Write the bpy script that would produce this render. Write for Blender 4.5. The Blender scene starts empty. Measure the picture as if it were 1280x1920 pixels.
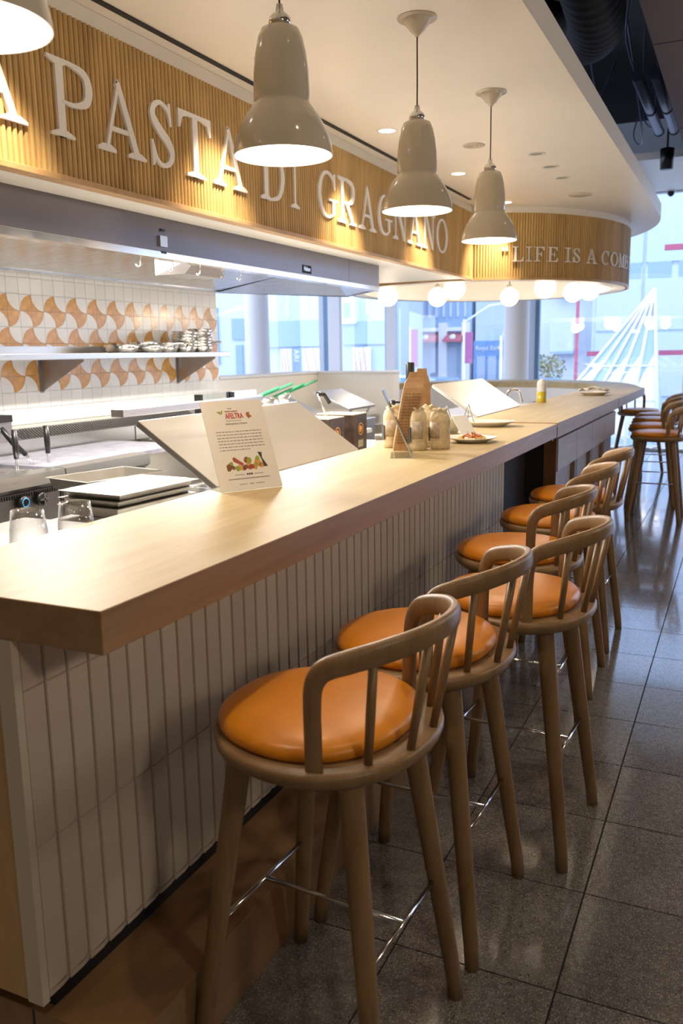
import bpy, math, random
from math import sin, cos, pi, radians, sqrt, atan2, hypot
from mathutils import Vector, Matrix
random.seed(7)
sc = bpy.context.scene
COL = sc.collection

# ------------------------------------------------------------------ camera
cam_d = bpy.data.cameras.new('camera'); cam = bpy.data.objects.new('camera', cam_d); COL.objects.link(cam)
F = 1591.6; YAW, PITCH, ROLL = 0.439719, 0.185151, -0.0163647
_f0 = Vector((-sin(YAW), cos(YAW), 0)); _r0 = Vector((cos(YAW), sin(YAW), 0)); _u = Vector((0, 0, 1))
_w = _f0*cos(PITCH)-_u*sin(PITCH); _uc = _u*cos(PITCH)+_f0*sin(PITCH)
_r = _r0*cos(ROLL)+_uc*sin(ROLL); _uu = -_r0*sin(ROLL)+_uc*cos(ROLL)
cam.matrix_world = Matrix(((_r.x, _uu.x, -_w.x, 0), (_r.y, _uu.y, -_w.y, 0), (_r.z, _uu.z, -_w.z, 1.49), (0, 0, 0, 1)))
cam_d.sensor_fit = 'HORIZONTAL'; cam_d.sensor_width = 36; cam_d.lens = F*36/1280
cam_d.clip_start = .05; cam_d.clip_end = 300
cam_d.dof.use_dof = True; cam_d.dof.focus_distance = 2.7; cam_d.dof.aperture_fstop = 7.5
sc.camera = cam

# ------------------------------------------------------------------ world, exposure
wd = bpy.data.worlds.new('world'); sc.world = wd; wd.use_nodes = True
bg = wd.node_tree.nodes['Background']; bg.inputs[0].default_value = (.63, .735, 1.0, 1); bg.inputs[1].default_value = 3.1
sc.view_settings.view_transform = 'Standard'; sc.view_settings.look = 'None'
sc.view_settings.gamma = 1; sc.view_settings.use_curve_mapping = False; sc.view_settings.exposure = 0.12

WARM = (1.0, .80, .58)
L_PEND = 7.5      # W, lamp inside each pendant
L_DOWN = 105.0      # W, recessed downlight
L_HOOD = 52.0      # W, light fitting under the hood
L_GLOBE = 8.0      # emission strength of the opal globes
L_FILL = 36.0      # W, unseen globes added to fill the ceiling and bar side
L_AISLE = 26.0     # W, high spotlights over the aisle

# ------------------------------------------------------------------ materials
def mat(name, col, rough=.5, metal=0, **k):
    m = bpy.data.materials.new(name); m.use_nodes = True; nt = m.node_tree; b = nt.nodes['Principled BSDF']
    b.inputs['Base Color'].default_value = (*col, 1); b.inputs['Roughness'].default_value = rough; b.inputs['Metallic'].default_value = metal
    for kk, vv in k.items():
        b.inputs[kk].default_value = vv
    return m
def nodes(m): return m.node_tree.nodes, m.node_tree.links, m.node_tree.nodes['Principled BSDF']
def coords(m, scale, kind='Object'):
    n, l, b = nodes(m); t = n.new('ShaderNodeTexCoord'); mp = n.new('ShaderNodeMapping'); mp.inputs['Scale'].default_value = scale
    l.new(t.outputs[kind], mp.inputs[0]); return mp
def ramp(m, stops):
    n, l, b = nodes(m); r = n.new('ShaderNodeValToRGB'); e = r.color_ramp.elements
    while len(e) < len(stops): e.new(.5)
    for i, (p, c) in enumerate(stops): e[i].position = p; e[i].color = (*c, 1)
    return r
def noise(m, mp, scale, detail=4, rough=.55, dist=0.):
    n, l, b = nodes(m); t = n.new('ShaderNodeTexNoise'); t.inputs['Scale'].default_value = scale; t.inputs['Detail'].default_value = detail
    t.inputs['Roughness'].default_value = rough; t.inputs['Distortion'].default_value = dist; l.new(mp.outputs[0], t.inputs['Vector']); return t
def bump(m, src, strength=.2, dist=.002):
    n, l, b = nodes(m); k = n.new('ShaderNodeBump'); k.inputs['Strength'].default_value = strength; k.inputs['Distance'].default_value = dist
    l.new(src, k.inputs['Height']); l.new(k.outputs[0], b.inputs['Normal'])
def wood(name, dark, light, grain=(1, .08, 1), s=14, rough=.42, bmp=.12, rnd=0.):
    m = mat(name, light, rough); n, l, b = nodes(m); mp = coords(m, grain)
    t = noise(m, mp, s, 6, .62, .35); t2 = noise(m, mp, s*7, 3, .6)
    mx = n.new('ShaderNodeMath'); mx.operation = 'MULTIPLY_ADD'; mx.inputs[1].default_value = .35; l.new(t2.outputs[0], mx.inputs[0]); l.new(t.outputs[0], mx.inputs[2])
    r = ramp(m, [(.40, dark), (.88, light)]); l.new(mx.outputs[0], r.inputs[0]); out = r.outputs[0]
    if rnd:
        oi = n.new('ShaderNodeObjectInfo'); hs = n.new('ShaderNodeHueSaturation'); mr = n.new('ShaderNodeMapRange')
        mr.inputs[3].default_value = 1-rnd; mr.inputs[4].default_value = 1+rnd; l.new(oi.outputs['Random'], mr.inputs[0]); l.new(mr.outputs[0], hs.inputs['Value']); l.new(out, hs.inputs['Color']); out = hs.outputs[0]
    l.new(out, b.inputs['Base Color']); bump(m, t2.outputs[0], bmp, .0015)
    return m
def speckle(name, c1, c2, s, rough=.5, lo=.4, hi=.65, bmp=0):
    m = mat(name, c1, rough); n, l, b = nodes(m); mp = coords(m, (1, 1, 1)); t = noise(m, mp, s, 4); r = ramp(m, [(lo, c1), (hi, c2)])
    l.new(t.outputs[0], r.inputs[0]); l.new(r.outputs[0], b.inputs['Base Color'])
    if bmp: bump(m, t.outputs[0], bmp, .001)
    return m
M = {}
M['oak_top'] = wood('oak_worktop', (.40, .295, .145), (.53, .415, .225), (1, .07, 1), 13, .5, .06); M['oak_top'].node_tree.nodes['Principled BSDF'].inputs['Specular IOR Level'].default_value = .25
M['oak_edge_shaded'] = wood('oak_edge_shaded', (.27, .15, .072), (.39, .24, .125), (1, .07, 1.6), 18, .42, .08)  # same oak as the worktop, with the edge's shade put into the colour
M['oak_panel'] = wood('oak_panel', (.42, .25, .10), (.58, .37, .18), (.6, .6, .09), 12, .45, .06)
M['oak_plinth'] = wood('oak_plinth', (.22, .115, .05), (.33, .19, .085), (1, .07, 1), 12, .42, .06)
M['slat'] = wood('oak_slats', (.36, .205, .06), (.66, .45, .18), (1.0, 1.0, .12), 9, .5, .2)
M['stool'] = wood('stool_oak', (.19, .105, .042), (.30, .185, .085), (1, 1, .12), 26, .40, .10, .08)
M['ash'] = wood('ash_drawer', (.30, .225, .19), (.40, .31, .265), (1, .08, 1), 16, .45, .06)
M['brown_wood'] = wood('brown_veneer', (.14, .06, .022), (.22, .11, .045), (1, 1, .1), 12, .45, .06)
M['ceiling'] = speckle('painted_gypsum', (.86, .82, .75), (.88, .84, .77), 3, .42)
M['white_paint'] = mat('white_paint', (.80, .78, .74), .5)
M['letter'] = mat('letter_white', (.84, .82, .80), .45)
M['black'] = mat('black_recess', (.012, .012, .014), .6)
M['dark_panel'] = mat('charcoal_panel', (.010, .009, .011), .7)
M['plenum'] = speckle('plenum_black', (.0025, .0022, .003), (.006, .005, .006), 2, .7)
M['duct'] = speckle('duct_dark_metal', (.010, .008, .007), (.024, .020, .018), 5, .8)
M['pipe'] = mat('pipe_blue_grey', (.10, .12, .20), .4)
M['mauve'] = speckle('acoustic_panel', (.17, .125, .125), (.23, .175, .17), 160, .85, bmp=.3)
M['chrome'] = mat('chrome', (.75, .74, .72), .16, 1)
M['brass_chrome'] = mat('warm_chrome', (.72, .66, .56), .2, 1)
M['shade'] = mat('grey_beige_enamel', (.66, .59, .46), .13, 0, **{'Coat Weight': .6, 'Coat Roughness': .05})
M['shade_in'] = mat('white_enamel', (.88, .86, .82), .5)
M['cord'] = mat('dark_cord', (.05, .03, .02), .6)
M['cream_enamel'] = mat('cream_enamel', (.62, .56, .46), .2)
def brushed(name, c, rough, ax=(1, 1, 60), s=3):
    m = mat(name, c, rough, 1); n, l, b = nodes(m); mp = coords(m, ax); t = noise(m, mp, s, 4); mr = n.new('ShaderNodeMapRange')
    mr.inputs[3].default_value = rough-.06; mr.inputs[4].default_value = rough+.1; l.new(t.outputs[0], mr.inputs[0]); l.new(mr.outputs[0], b.inputs['Roughness']); bump(m, t.outputs[0], .05, .0006); return m
M['steel'] = brushed('brushed_steel', (.66, .65, .63), .28, (1, 1, 40))
M['steel_h'] = brushed('brushed_steel_hood', (.19, .175, .185), .30, (1, .6, 30))
M['steel_in'] = brushed('hood_inner_steel', (.72, .71, .70), .24, (1, 18, 1))
M['steel_dark'] = brushed('dark_brushed_steel', (.42, .40, .40), .38, (1, 30, 1))  # darker, rougher brushed steel
M['steel_lid'] = brushed('steel_lid', (.74, .73, .70), .30, (6, 1, 6))
M['steel_gn'] = brushed('satin_pan_steel', (.56, .54, .50), .34, (3, 3, 3))
M['steel_pan'] = brushed('polished_steel', (.78, .77, .75), .14, (3, 3, 3))
def leather(name, c1, c2):
    m = mat(name, c1, .42); n, l, b = nodes(m); mp = coords(m, (1, 1, 1)); t = noise(m, mp, 7, 3); r = ramp(m, [(.3, c1), (.75, c2)]); l.new(t.outputs[0], r.inputs[0])
    l.new(r.outputs[0], b.inputs['Base Color']); v = noise(m, mp, 420, 2); bump(m, v.outputs[0], .18, .0008); b.inputs['Specular IOR Level'].default_value = .35; b.inputs['Coat Weight'].default_value = .3; b.inputs['Coat Roughness'].default_value = .3; return m
M['leather'] = leather('tan_orange_leather', (.66, .225, .006), (.74, .27, .010))
# terrazzo
def terrazzo():
    m = mat('terrazzo', (.2, .19, .18), .16); n, l, b = nodes(m); t = n.new('ShaderNodeTexCoord'); oi = n.new('ShaderNodeObjectInfo')
    ad = n.new('ShaderNodeVectorMath'); ad.operation = 'ADD'; l.new(t.outputs['Object'], ad.inputs[0]); l.new(oi.outputs['Location'], ad.inputs[1])
    base = None
    nz = n.new('ShaderNodeTexNoise'); nz.inputs['Scale'].default_value = 40; nz.inputs['Detail'].default_value = 6; l.new(ad.outputs[0], nz.inputs['Vector'])
    r0 = ramp(m, [(.35, (.15, .138, .13)), (.68, (.215, .20, .188))]); l.new(nz.outputs[0], r0.inputs[0]); base = r0.outputs[0]
    for sc_, thr, col in ((210, .030, (.46, .44, .40)), (140, .026, (.33, .31, .28)), (400, .07, (.10, .092, .086)), (150, .024, (.02, .02, .02))):
        v = n.new('ShaderNodeTexVoronoi'); v.inputs['Scale'].default_value = sc_; v.inputs['Randomness'].default_value = 1
        of = n.new('ShaderNodeVectorMath'); of.operation = 'ADD'; of.inputs[1].default_value = (thr*91, sc_*.13, 0); l.new(ad.outputs[0], of.inputs[0]); l.new(of.outputs[0], v.inputs['Vector'])
        # only some cells carry a chip, chips of uneven size
        sp = n.new('ShaderNodeSeparateColor'); l.new(v.outputs['Color'], sp.inputs[0])
        mr = n.new('ShaderNodeMath'); mr.operation = 'MULTIPLY'; mr.inputs[1].default_value = .42 if col[0] > .1 else .30; l.new(sp.outputs[0], mr.inputs[0])
        gt = n.new('ShaderNodeMath'); gt.operation = 'GREATER_THAN'; l.new(mr.outputs[0], gt.inputs[0]); l.new(v.outputs['Distance'], gt.inputs[1])
        mx = n.new('ShaderNodeMix'); mx.data_type = 'RGBA'; l.new(gt.outputs[0], mx.inputs[0]); l.new(base, mx.inputs[6]); mx.inputs[7].default_value = (*col, 1); base = mx.outputs[2]
    hs = n.new('ShaderNodeHueSaturation'); mp = n.new('ShaderNodeMapRange'); mp.inputs[3].default_value = .88; mp.inputs[4].default_value = 1.12
    l.new(oi.outputs['Random'], mp.inputs[0]); l.new(mp.outputs[0], hs.inputs['Value']); l.new(base, hs.inputs['Color']); l.new(hs.outputs[0], b.inputs['Base Color'])
    nr = n.new('ShaderNodeTexNoise'); nr.inputs['Scale'].default_value = 3; l.new(ad.outputs[0], nr.inputs['Vector']); m2 = n.new('ShaderNodeMapRange')
    m2.inputs[3].default_value = .10; m2.inputs[4].default_value = .17; b.inputs['IOR'].default_value = 1.95; b.inputs['Coat Weight'].default_value = .6; b.inputs['Coat Roughness'].default_value = .06; l.new(nr.outputs[0], m2.inputs[0]); l.new(m2.outputs[0], b.inputs['Roughness'])
    return m
M['terrazzo'] = terrazzo()
M['grout'] = mat('dark_grout', (.030, .028, .028), .9)
def tile_mat(name, c1, c2, rough, rnd):
    m = mat(name, c1, rough); n, l, b = nodes(m); oi = n.new('ShaderNodeObjectInfo'); r = ramp(m, [(0, c1), (1, c2)]); l.new(oi.outputs['Random'], r.inputs[0])
    l.new(r.outputs[0], b.inputs['Base Color']); mp = coords(m, (1, 1, 1)); t = noise(m, mp, 60, 3); bump(m, t.outputs[0], rnd, .0006); return m
M['bar_tile'] = tile_mat('matte_taupe_tile', (.56, .475, .375), (.62, .535, .43), .5, .25)
M['bar_grout'] = mat('taupe_grout', (.30, .25, .20), .8)
M['wall_tile'] = tile_mat('white_glazed_tile', (.80, .78, .76), (.84, .83, .82), .2, .1)
M['orange_glaze'] = speckle('ochre_glaze', (.60, .30, .085), (.72, .40, .14), 30, .14)
M['wall_grout'] = mat('pale_grout', (.72, .68, .62), .7)
M['trim_cream'] = mat('cream_trim', (.62, .55, .43), .5)
def emis(name, col, s):
    m = bpy.data.materials.new(name); m.use_nodes = True; nt = m.node_tree; nt.nodes.remove(nt.nodes['Principled BSDF']); e = nt.nodes.new('ShaderNodeEmission')
    e.inputs[0].default_value = (*col, 1); e.inputs[1].default_value = s; nt.links.new(e.outputs[0], nt.nodes['Material Output'].inputs[0]); return m
M['bulb'] = emis('lamp_glow', (1, .93, .82), 9)
M['down_glow'] = emis('downlight_glow', (1, .90, .72), 9)
M['globe'] = emis('opal_glow', (1, .93, .82), L_GLOBE*.35)
M['hood_glow'] = emis('hood_lamp_glow', (1, .97, .92), 8)
def glass(name, tint=(1, 1, 1), refl=.06, rough=0.0, pw=3):
    m = bpy.data.materials.new(name); m.use_nodes = True; nt = m.node_tree; nt.nodes.remove(nt.nodes['Principled BSDF'])
    tr = nt.nodes.new('ShaderNodeBsdfTransparent'); tr.inputs[0].default_value = (*tint, 1); g = nt.nodes.new('ShaderNodeBsdfGlossy'); g.inputs[1].default_value = rough
    fr = nt.nodes.new('ShaderNodeLayerWeight'); fr.inputs[0].default_value = .35; ad = nt.nodes.new('ShaderNodeMath'); ad.operation = 'MULTIPLY_ADD'; ad.inputs[1].default_value = .7; ad.inputs[2].default_value = refl
    nt.links.new(fr.outputs['Facing'], ad.inputs[0]); mx = nt.nodes.new('ShaderNodeMixShader')
    pn = nt.nodes.new('ShaderNodeMath'); pn.operation = 'POWER'; pn.inputs[1].default_value = pw; nt.links.new(fr.outputs['Facing'], pn.inputs[0]); nt.links.new(pn.outputs[0], ad.inputs[0])
    nt.links.new(ad.outputs[0], mx.inputs[0]); nt.links.new(tr.outputs[0], mx.inputs[1]); nt.links.new(g.outputs[0], mx.inputs[2]); nt.links.new(mx.outputs[0], nt.nodes['Material Output'].inputs[0]); return m
M['pane'] = glass('window_glass', (.97, .99, 1), .10)
M['clear'] = glass('drinking_glass', (.97, .975, .975), .03, pw=1.3)
M['acrylic'] = glass('acrylic', (.90, .93, .93), .10)
M['film'] = glass('clear_film', (.86, .84, .80), .10, .25)
M['paper'] = mat('white_card', (.74, .70, .64), .5)
M['paper_white'] = mat('white_paper', (.80, .80, .80), .6)
M['red_ink'] = mat('red_ink', (.45, .04, .02), .6); M['grey_ink'] = mat('grey_ink', (.22, .19, .16), .6); M['dark_ink'] = mat('dark_ink', (.05, .035, .02), .6)
M['green_ink'] = mat('green_ink', (.25, .30, .03), .6); M['brown_ink'] = mat('brown_ink', (.20, .08, .03), .6); M['amber_ink'] = mat('amber_ink', (.55, .25, .05), .6); M['rust_ink'] = mat('rust_ink', (.35, .07, .03), .6)
M['kraft'] = speckle('kraft_paper', (.36, .20, .085), (.47, .28, .13), 25, .6, bmp=.4)
M['kraft_ink'] = mat('kraft_print', (.20, .10, .04), .6)
M['pasta'] = speckle('pasta_pale', (.55, .43, .25), (.66, .55, .36), 50, .5, bmp=.8)
M['bag_label'] = speckle('bag_label', (.40, .33, .24), (.55, .47, .36), 60, .5)
M['bag_dark'] = mat('bag_print_dark', (.06, .06, .07), .5)
M['ceramic'] = mat('cream_ceramic', (.74, .69, .60), .22)
M['sauce'] = speckle('tomato_sauce', (.42, .05, .02), (.60, .14, .03), 60, .35); M['pasta_y'] = mat('cooked_pasta', (.75, .48, .12), .35); M['basil'] = mat('basil', (.05, .14, .03), .5)
M['bottle_glass'] = mat('near_black_bottle', (.008, .008, .006), .12)
M['oil'] = mat('olive_oil', (.50, .38, .03), .2); M['squeeze'] = mat('milky_plastic', (.62, .60, .55), .35)
M['tin'] = speckle('dark_tin', (.035, .02, .014), (.06, .035, .024), 18, .35); M['tin_gold'] = mat('tin_gold_print', (.50, .22, .05), .4); M['tin_top'] = mat('cream_cardboard', (.55, .47, .32), .6)
M['green_wire'] = mat('green_handle', (.02, .24, .10), .4)
M['black_plastic'] = mat('black_plastic', (.012, .012, .012), .35)
M['blue_ring'] = mat('blue_ring', (.05, .22, .40), .4)
M['granite'] = speckle('lilac_grey_griddle', (.24, .24, .30), (.36, .36, .42), 14, .4)
M['white_top'] = mat('white_work_surface', (.72, .72, .70), .35)
# outside
M['o_pale'] = mat('pale_render', (.72, .78, .84), .8); M['o_pale2'] = mat('pale_panel', (.60, .70, .82), .7); M['o_mid'] = mat('mid_blue_cladding', (.36, .50, .68), .7); M['o_deep'] = mat('blue_storefront', (.16, .34, .62), .5)
M['o_shop'] = mat('shop_glazing', (.42, .52, .66), .4); M['o_red'] = mat('awning_red', (.60, .16, .20), .8); M['o_redsteel'] = mat('red_steel', (.52, .12, .20), .6); M['o_white'] = mat('outdoor_white', (.86, .87, .88), .6)
M['o_glass'] = mat('crystal_glass', (.42, .58, .74), .3); M['o_ground'] = speckle('pavement', (.42, .45, .48), (.5, .52, .55), 1, .8); M['o_asphalt'] = mat('asphalt', (.25, .28, .33), .8)
M['o_leaf'] = speckle('autumn_leaves', (.16, .24, .10), (.50, .42, .20), 3, .8); M['o_bark'] = mat('bark', (.16, .13, .11), .8); M['o_pink'] = mat('pink_print', (.70, .36, .42), .7); M['o_purple'] = mat('purple_banner', (.40, .12, .28), .7)
M['o_car'] = mat('car_paint_blue', (.18, .30, .48), .3); M['o_carw'] = mat('car_paint_white', (.75, .76, .78), .3); M['o_brown'] = mat('brick_tan', (.50, .34, .28), .8)
M['frame_white'] = mat('window_frame_white', (.72, .75, .80), .45); M['frame_blue'] = mat('frame_blue_grey', (.16, .28, .42), .4)
M['pillar'] = mat('white_column', (.86, .85, .86), .5); M['room'] = mat('room_wall', (.30, .27, .25), .7)

# ------------------------------------------------------------------ mesh builder
class MB:
    def __init__(s): s.v = []; s.f = []; s.mi = []; s.sm = []
    def add(s, vs, fs, mi=0, sm=False):
        o = len(s.v); s.v += [tuple(p) for p in vs]
        for f in fs: s.f.append([i+o for i in f]); s.mi.append(mi); s.sm.append(sm)
        return s
    def box(s, x0, x1, y0, y1, z0, z1, mi=0):
        return s.add([(x0, y0, z0), (x1, y0, z0), (x1, y1, z0), (x0, y1, z0), (x0, y0, z1), (x1, y0, z1), (x1, y1, z1), (x0, y1, z1)],
                     [(3, 2, 1, 0), (4, 5, 6, 7), (0, 1, 5, 4), (1, 2, 6, 5), (2, 3, 7, 6), (3, 0, 4, 7)], mi)
    def lathe(s, prof, c=(0, 0, 0), n=24, mi=0, sx=1, sy=1, closed=False, sm=True, mis=None):
        vs = []; fs = []; k = len(prof)
        for i in range(n):
            a = 2*pi*i/n
            for r, z in prof: vs.append((c[0]+sx*r*cos(a), c[1]+sy*r*sin(a), c[2]+z))
        o = len(s.v); s.v += vs
        for i in range(n):
            j = (i+1) % n
            for q in range(k-1 if not closed else k):
                q2 = (q+1) % k
                s.f.append([o+i*k+q, o+j*k+q, o+j*k+q2, o+i*k+q2]); s.mi.append(mis[q] if mis else mi); s.sm.append(sm)
        return s
    def tube(s, pts, r, n=8, mi=0, caps=True, sm=True):
        pts = [Vector(p) for p in pts]; m = len(pts); rr = r if isinstance(r, (list, tuple)) else [r]*m
        prevN = None; o = len(s.v)
        for i, p in enumerate(pts):
            t = (pts[min(i+1, m-1)]-pts[max(i-1, 0)]).normalized()
            if prevN is None:
                a = Vector((0, 0, 1)) if abs(t.z) < .9 else Vector((1, 0, 0)); N = (a-t*a.dot(t)).normalized()
            else: N = (prevN-t*prevN.dot(t)).normalized()
            prevN = N; B = t.cross(N)
            for j in range(n):
                a = 2*pi*j/n; q = p+(N*cos(a)+B*sin(a))*rr[i]; s.v.append(tuple(q))
        for i in range(m-1):
            for j in range(n):
                j2 = (j+1) % n; s.f.append([o+i*n+j, o+i*n+j2, o+(i+1)*n+j2, o+(i+1)*n+j]); s.mi.append(mi); s.sm.append(sm)
        if caps:
            s.f.append([o+j for j in range(n)][::-1]); s.mi.append(mi); s.sm.append(False)
            s.f.append([o+(m-1)*n+j for j in range(n)]); s.mi.append(mi); s.sm.append(False)
        return s
    def prism(s, pts, fn, mi=0, mi_side=None):
        """pts: 2D outline; fn(u,v,k) -> 3D for k=0 back, k=1 front"""
        n = len(pts); vs = [fn(u, v, 0) for u, v in pts]+[fn(u, v, 1) for u, v in pts]
        s.add(vs, [list(range(n))[::-1], list(range(n, 2*n))], mi)
        o = len(s.v)-2*n
        for i in range(n):
            j = (i+1) % n; s.f.append([o+i, o+j, o+n+j, o+n+i]); s.mi.append(mi if mi_side is None else mi_side); s.sm.append(False)
        return s
    def quad(s, a, b, c, d, mi=0): return s.add([a, b, c, d], [(0, 1, 2, 3)], mi)
    def slab(s, a, b, c, d, th, mi=0):
        """thick plate from four corners, thickness along minus normal"""
        a, b, c, d = map(Vector, (a, b, c, d)); n = (b-a).cross(d-a).normalized()*th
        return s.add([a, b, c, d, a-n, b-n, c-n, d-n], [(0, 1, 2, 3), (7, 6, 5, 4), (0, 4, 5, 1), (1, 5, 6, 2), (2, 6, 7, 3), (3, 7, 4, 0)], mi)
    def mesh(s, name, mats):
        me = bpy.data.meshes.new(name); me.from_pydata(s.v, [], s.f)
        for m in (mats if isinstance(mats, (list, tuple)) else [mats]): me.materials.append(m)
        me.polygons.foreach_set('material_index', s.mi); me.polygons.foreach_set('use_smooth', s.sm); me.update(); return me
    def build(s, name, mats, parent=None, kind=None, loc=None, bevel=0, seg=2):
        return place(name, s.mesh(name, mats), parent, kind, loc, bevel, seg)
def place(name, me, parent=None, kind=None, loc=None, bevel=0, seg=2):
    o = bpy.data.objects.new(name, me); COL.objects.link(o)
    if parent is not None: o.parent = parent
    if kind: o['kind'] = kind
    if loc is not None: o.location = loc
    if bevel:
        b = o.modifiers.new('bevel', 'BEVEL'); b.width = bevel; b.segments = seg; b.limit_method = 'ANGLE'; b.angle_limit = radians(40)
    return o
def thing(name, label, cat, loc=(0, 0, 0), rot=0, group=None):
    o = bpy.data.objects.new(name, None); COL.objects.link(o); o.location = loc; o.rotation_euler = (0, 0, rot); o.empty_display_size = .1
    o['label'] = label; o['category'] = cat
    if group: o['group'] = group
    return o
def tag(o, label, cat, group=None):
    o['label'] = label; o['category'] = cat
    if group: o['group'] = group
    return o
def struct(o): o['kind'] = 'structure'; return o
def copy_tree(o, parent=None):
    c = o.copy(); COL.objects.link(c); c.parent = parent
    for ch in list(o.children): copy_tree(ch, c)
    return c
def spot(name, loc, power, size, blend, col=WARM, rad=.03, parent=None, rot=(0, 0, 0)):
    l = bpy.data.lights.new(name, 'SPOT'); l.energy = power; l.spot_size = size; l.spot_blend = blend; l.color = col; l.shadow_soft_size = rad
    o = bpy.data.objects.new(name, l); COL.objects.link(o); o.location = loc; o.rotation_euler = rot
    if parent is not None: o.parent = parent
    return o
def point(name, loc, power, col=WARM, rad=.03, parent=None):
    l = bpy.data.lights.new(name, 'POINT'); l.energy = power; l.color = col; l.shadow_soft_size = rad
    o = bpy.data.objects.new(name, l); COL.objects.link(o); o.location = loc
    if parent is not None: o.parent = parent
    return o
def area(name, loc, rot, sx, sy, power, col, parent=None):
    l = bpy.data.lights.new(name, 'AREA'); l.energy = power; l.color = col; l.shape = 'RECTANGLE'; l.size = sx; l.size_y = sy
    o = bpy.data.objects.new(name, l); COL.objects.link(o); o.location = loc; o.rotation_euler = rot
    if parent is not None: o.parent = parent
    return o
def catmull(P, n=6, closed=False):
    P = [Vector(p) for p in P]; m = len(P); out = []
    for i in range(m if closed else m-1):
        g = lambda k: P[k % m] if closed else P[max(0, min(m-1, k))]
        a, b, c, d = g(i-1), g(i), g(i+1), g(i+2)
        for j in range(n):
            t = j/n; out.append(.5*((2*b)+(c-a)*t+(2*a-5*b+4*c-d)*t*t+(3*b-3*c+d-a)*t**3))
    if not closed: out.append(P[-1])
    return out

# ================================================================== SETTING
# ---- floor: slab plus terrazzo tiles
TP = .4045; FX0 = -.310; FY0 = 1.800
fl = struct(MB().box(-14, 8, -5, 13.32, -.30, -.004).build('floor', M['grout']))
me_t = MB().box(.0025, TP-.0025, .0025, TP-.0025, -.0035, 0).mesh('floor_tile', M['terrazzo'])
rest = MB()
for i in range(-30, 20):
    for j in range(-17, 29):
        x = FX0+i*TP; y = FY0+j*TP
        if x < -12 or y+TP > 13.30: continue
        if -2 <= i <= 3 and -3 <= j <= 27:
            place('floor_tile', me_t, fl, loc=(x, y, 0))
        elif x > -7.5 and x < 5:
            rest.box(x+.0025, x+TP-.0025, y+.0025, y+TP-.0025, -.0035, 0)
rest.build('floor_tiles_beyond', M['terrazzo'], fl, 'stuff')

# ---- hung ceiling (soffit) over bar and kitchen, edge at X=-0.76
CZ = 2.655
EXc, EYc, EA, EB = -2.4, 8.65, 1.34, 1.60      # oval drum
def soffit():
    m = MB(); rim = []
    # outline: straight edge then rounding round the drum end
    out = [(-6.5, -1.5), (-.76, -1.5), (-.76, 7.6)]
    for k in range(1, 25):
        a = k/24*pi*.75; out.append((-2.55+1.79*cos(a), 8.3+2.75*sin(a)*.9) if k else None)
    out.append((-6.5, 9.6))
    m.prism(out, lambda u, v, k: (u, v, CZ if k == 0 else CZ+.115))
    return m
struct(soffit().build('ceiling', M['ceiling']))
# plaster bulkhead over the kitchen behind the slatted fascia, flush with the drum
FXF = -2.1; ZB = 2.065; ZT = 2.60
struct(MB().box(-4.3, FXF-.012, -1.5, 7.02, ZB+.012, CZ-.002).build('trim_1', M['white_paint']))
band = MB().box(FXF-.012, FXF+.004, -1.5, 7.05, ZT, CZ-.001)
struct(band.build('trim_2', M['ceiling']))
# dark slot diffuser in the ceiling
tag(MB().box(-2.032, -2.008, 0, 6.74, CZ-.006, CZ-.001).build('slot_diffuser', M['black']), 'long narrow black slot diffuser in cream ceiling above the slatted fascia', 'air vent')

# ---- slatted fascia
def rib(m, p, n, t, z0, z1, w=.0115, d=.013):
    """one rounded batten; p base point, n normal, t tangent (2D)"""
    pr_ = [(-w, 0), (-w*.72, d*.72), (-w*.3, d), (w*.3, d), (w*.72, d*.72), (w, 0)]
    vs = []
    for z in (z0, z1):
        for a, b in pr_: vs.append((p[0]+t[0]*a+n[0]*b, p[1]+t[1]*a+n[1]*b, z))
    fs = [(i, i+1, i+7, i+6) for i in range(5)]+[(5, 4, 3, 2, 1, 0), (6, 7, 8, 9, 10, 11)]
    m.add(vs, fs)
fas = thing('slatted_fascia', 'long straight oak slatted fascia above the kitchen, carrying large white letters', 'fascia', (FXF, 0, ZB))
W0 = Vector((FXF, 0, ZB))
def rel(o_, x, y, z): return (x-o_.location.x, y-o_.location.y, z-o_.location.z)
b_ = MB(); b_.box(-.012, 0, -1.5, 7.05, .012, ZT-ZB); b_.build('backing_board', M['slat'], fas)
s_ = MB(); y = -1.4
while y < 7.06:
    rib(s_, (0, y), (1, 0), (0, 1), .02, ZT-ZB-.001); y += .0236
s_.build('slats', M['slat'], fas, 'stuff')
MB().box(-.03, .022, -1.5, 7.06, 0, .02).build('bottom_rail', M['oak_panel'], fas, bevel=.002)

# ---- oval drum with slats
dr = thing('slatted_drum', 'oval drum of dark oak slats hanging over the round end of the bar', 'ceiling drum', (EXc, EYc, ZB))
def ell(a, off=0):
    ca, sa = cos(a), sin(a); n = Vector((ca/EA, sa/EB)).normalized(); return (EA*ca+n.x*off, EB*sa+n.y*off), n, (-n.y, n.x)
m = MB(); N = 96
for lo, hi, z0, z1, mi in ((-.15, -.004, .0, .022, 0),):
    vs = []; fs = []
    for i in range(N):
        a = 2*pi*i/N
        for off in (lo, hi):
            p, n, t = ell(a, off)
            for z in (z0, z1): vs.append((p[0], p[1], z))
    for i in range(N):
        j = (i+1) % N; A = i*4; B = j*4
        fs += [(A, B, B+2, A+2), (A+1, A+3, B+3, B+1), (A, A+1, B+1, B), (A+2, B+2, B+3, A+3)]
    m.add(vs, fs)
m.build('bottom_ring', M['white_paint'], dr)
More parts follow.
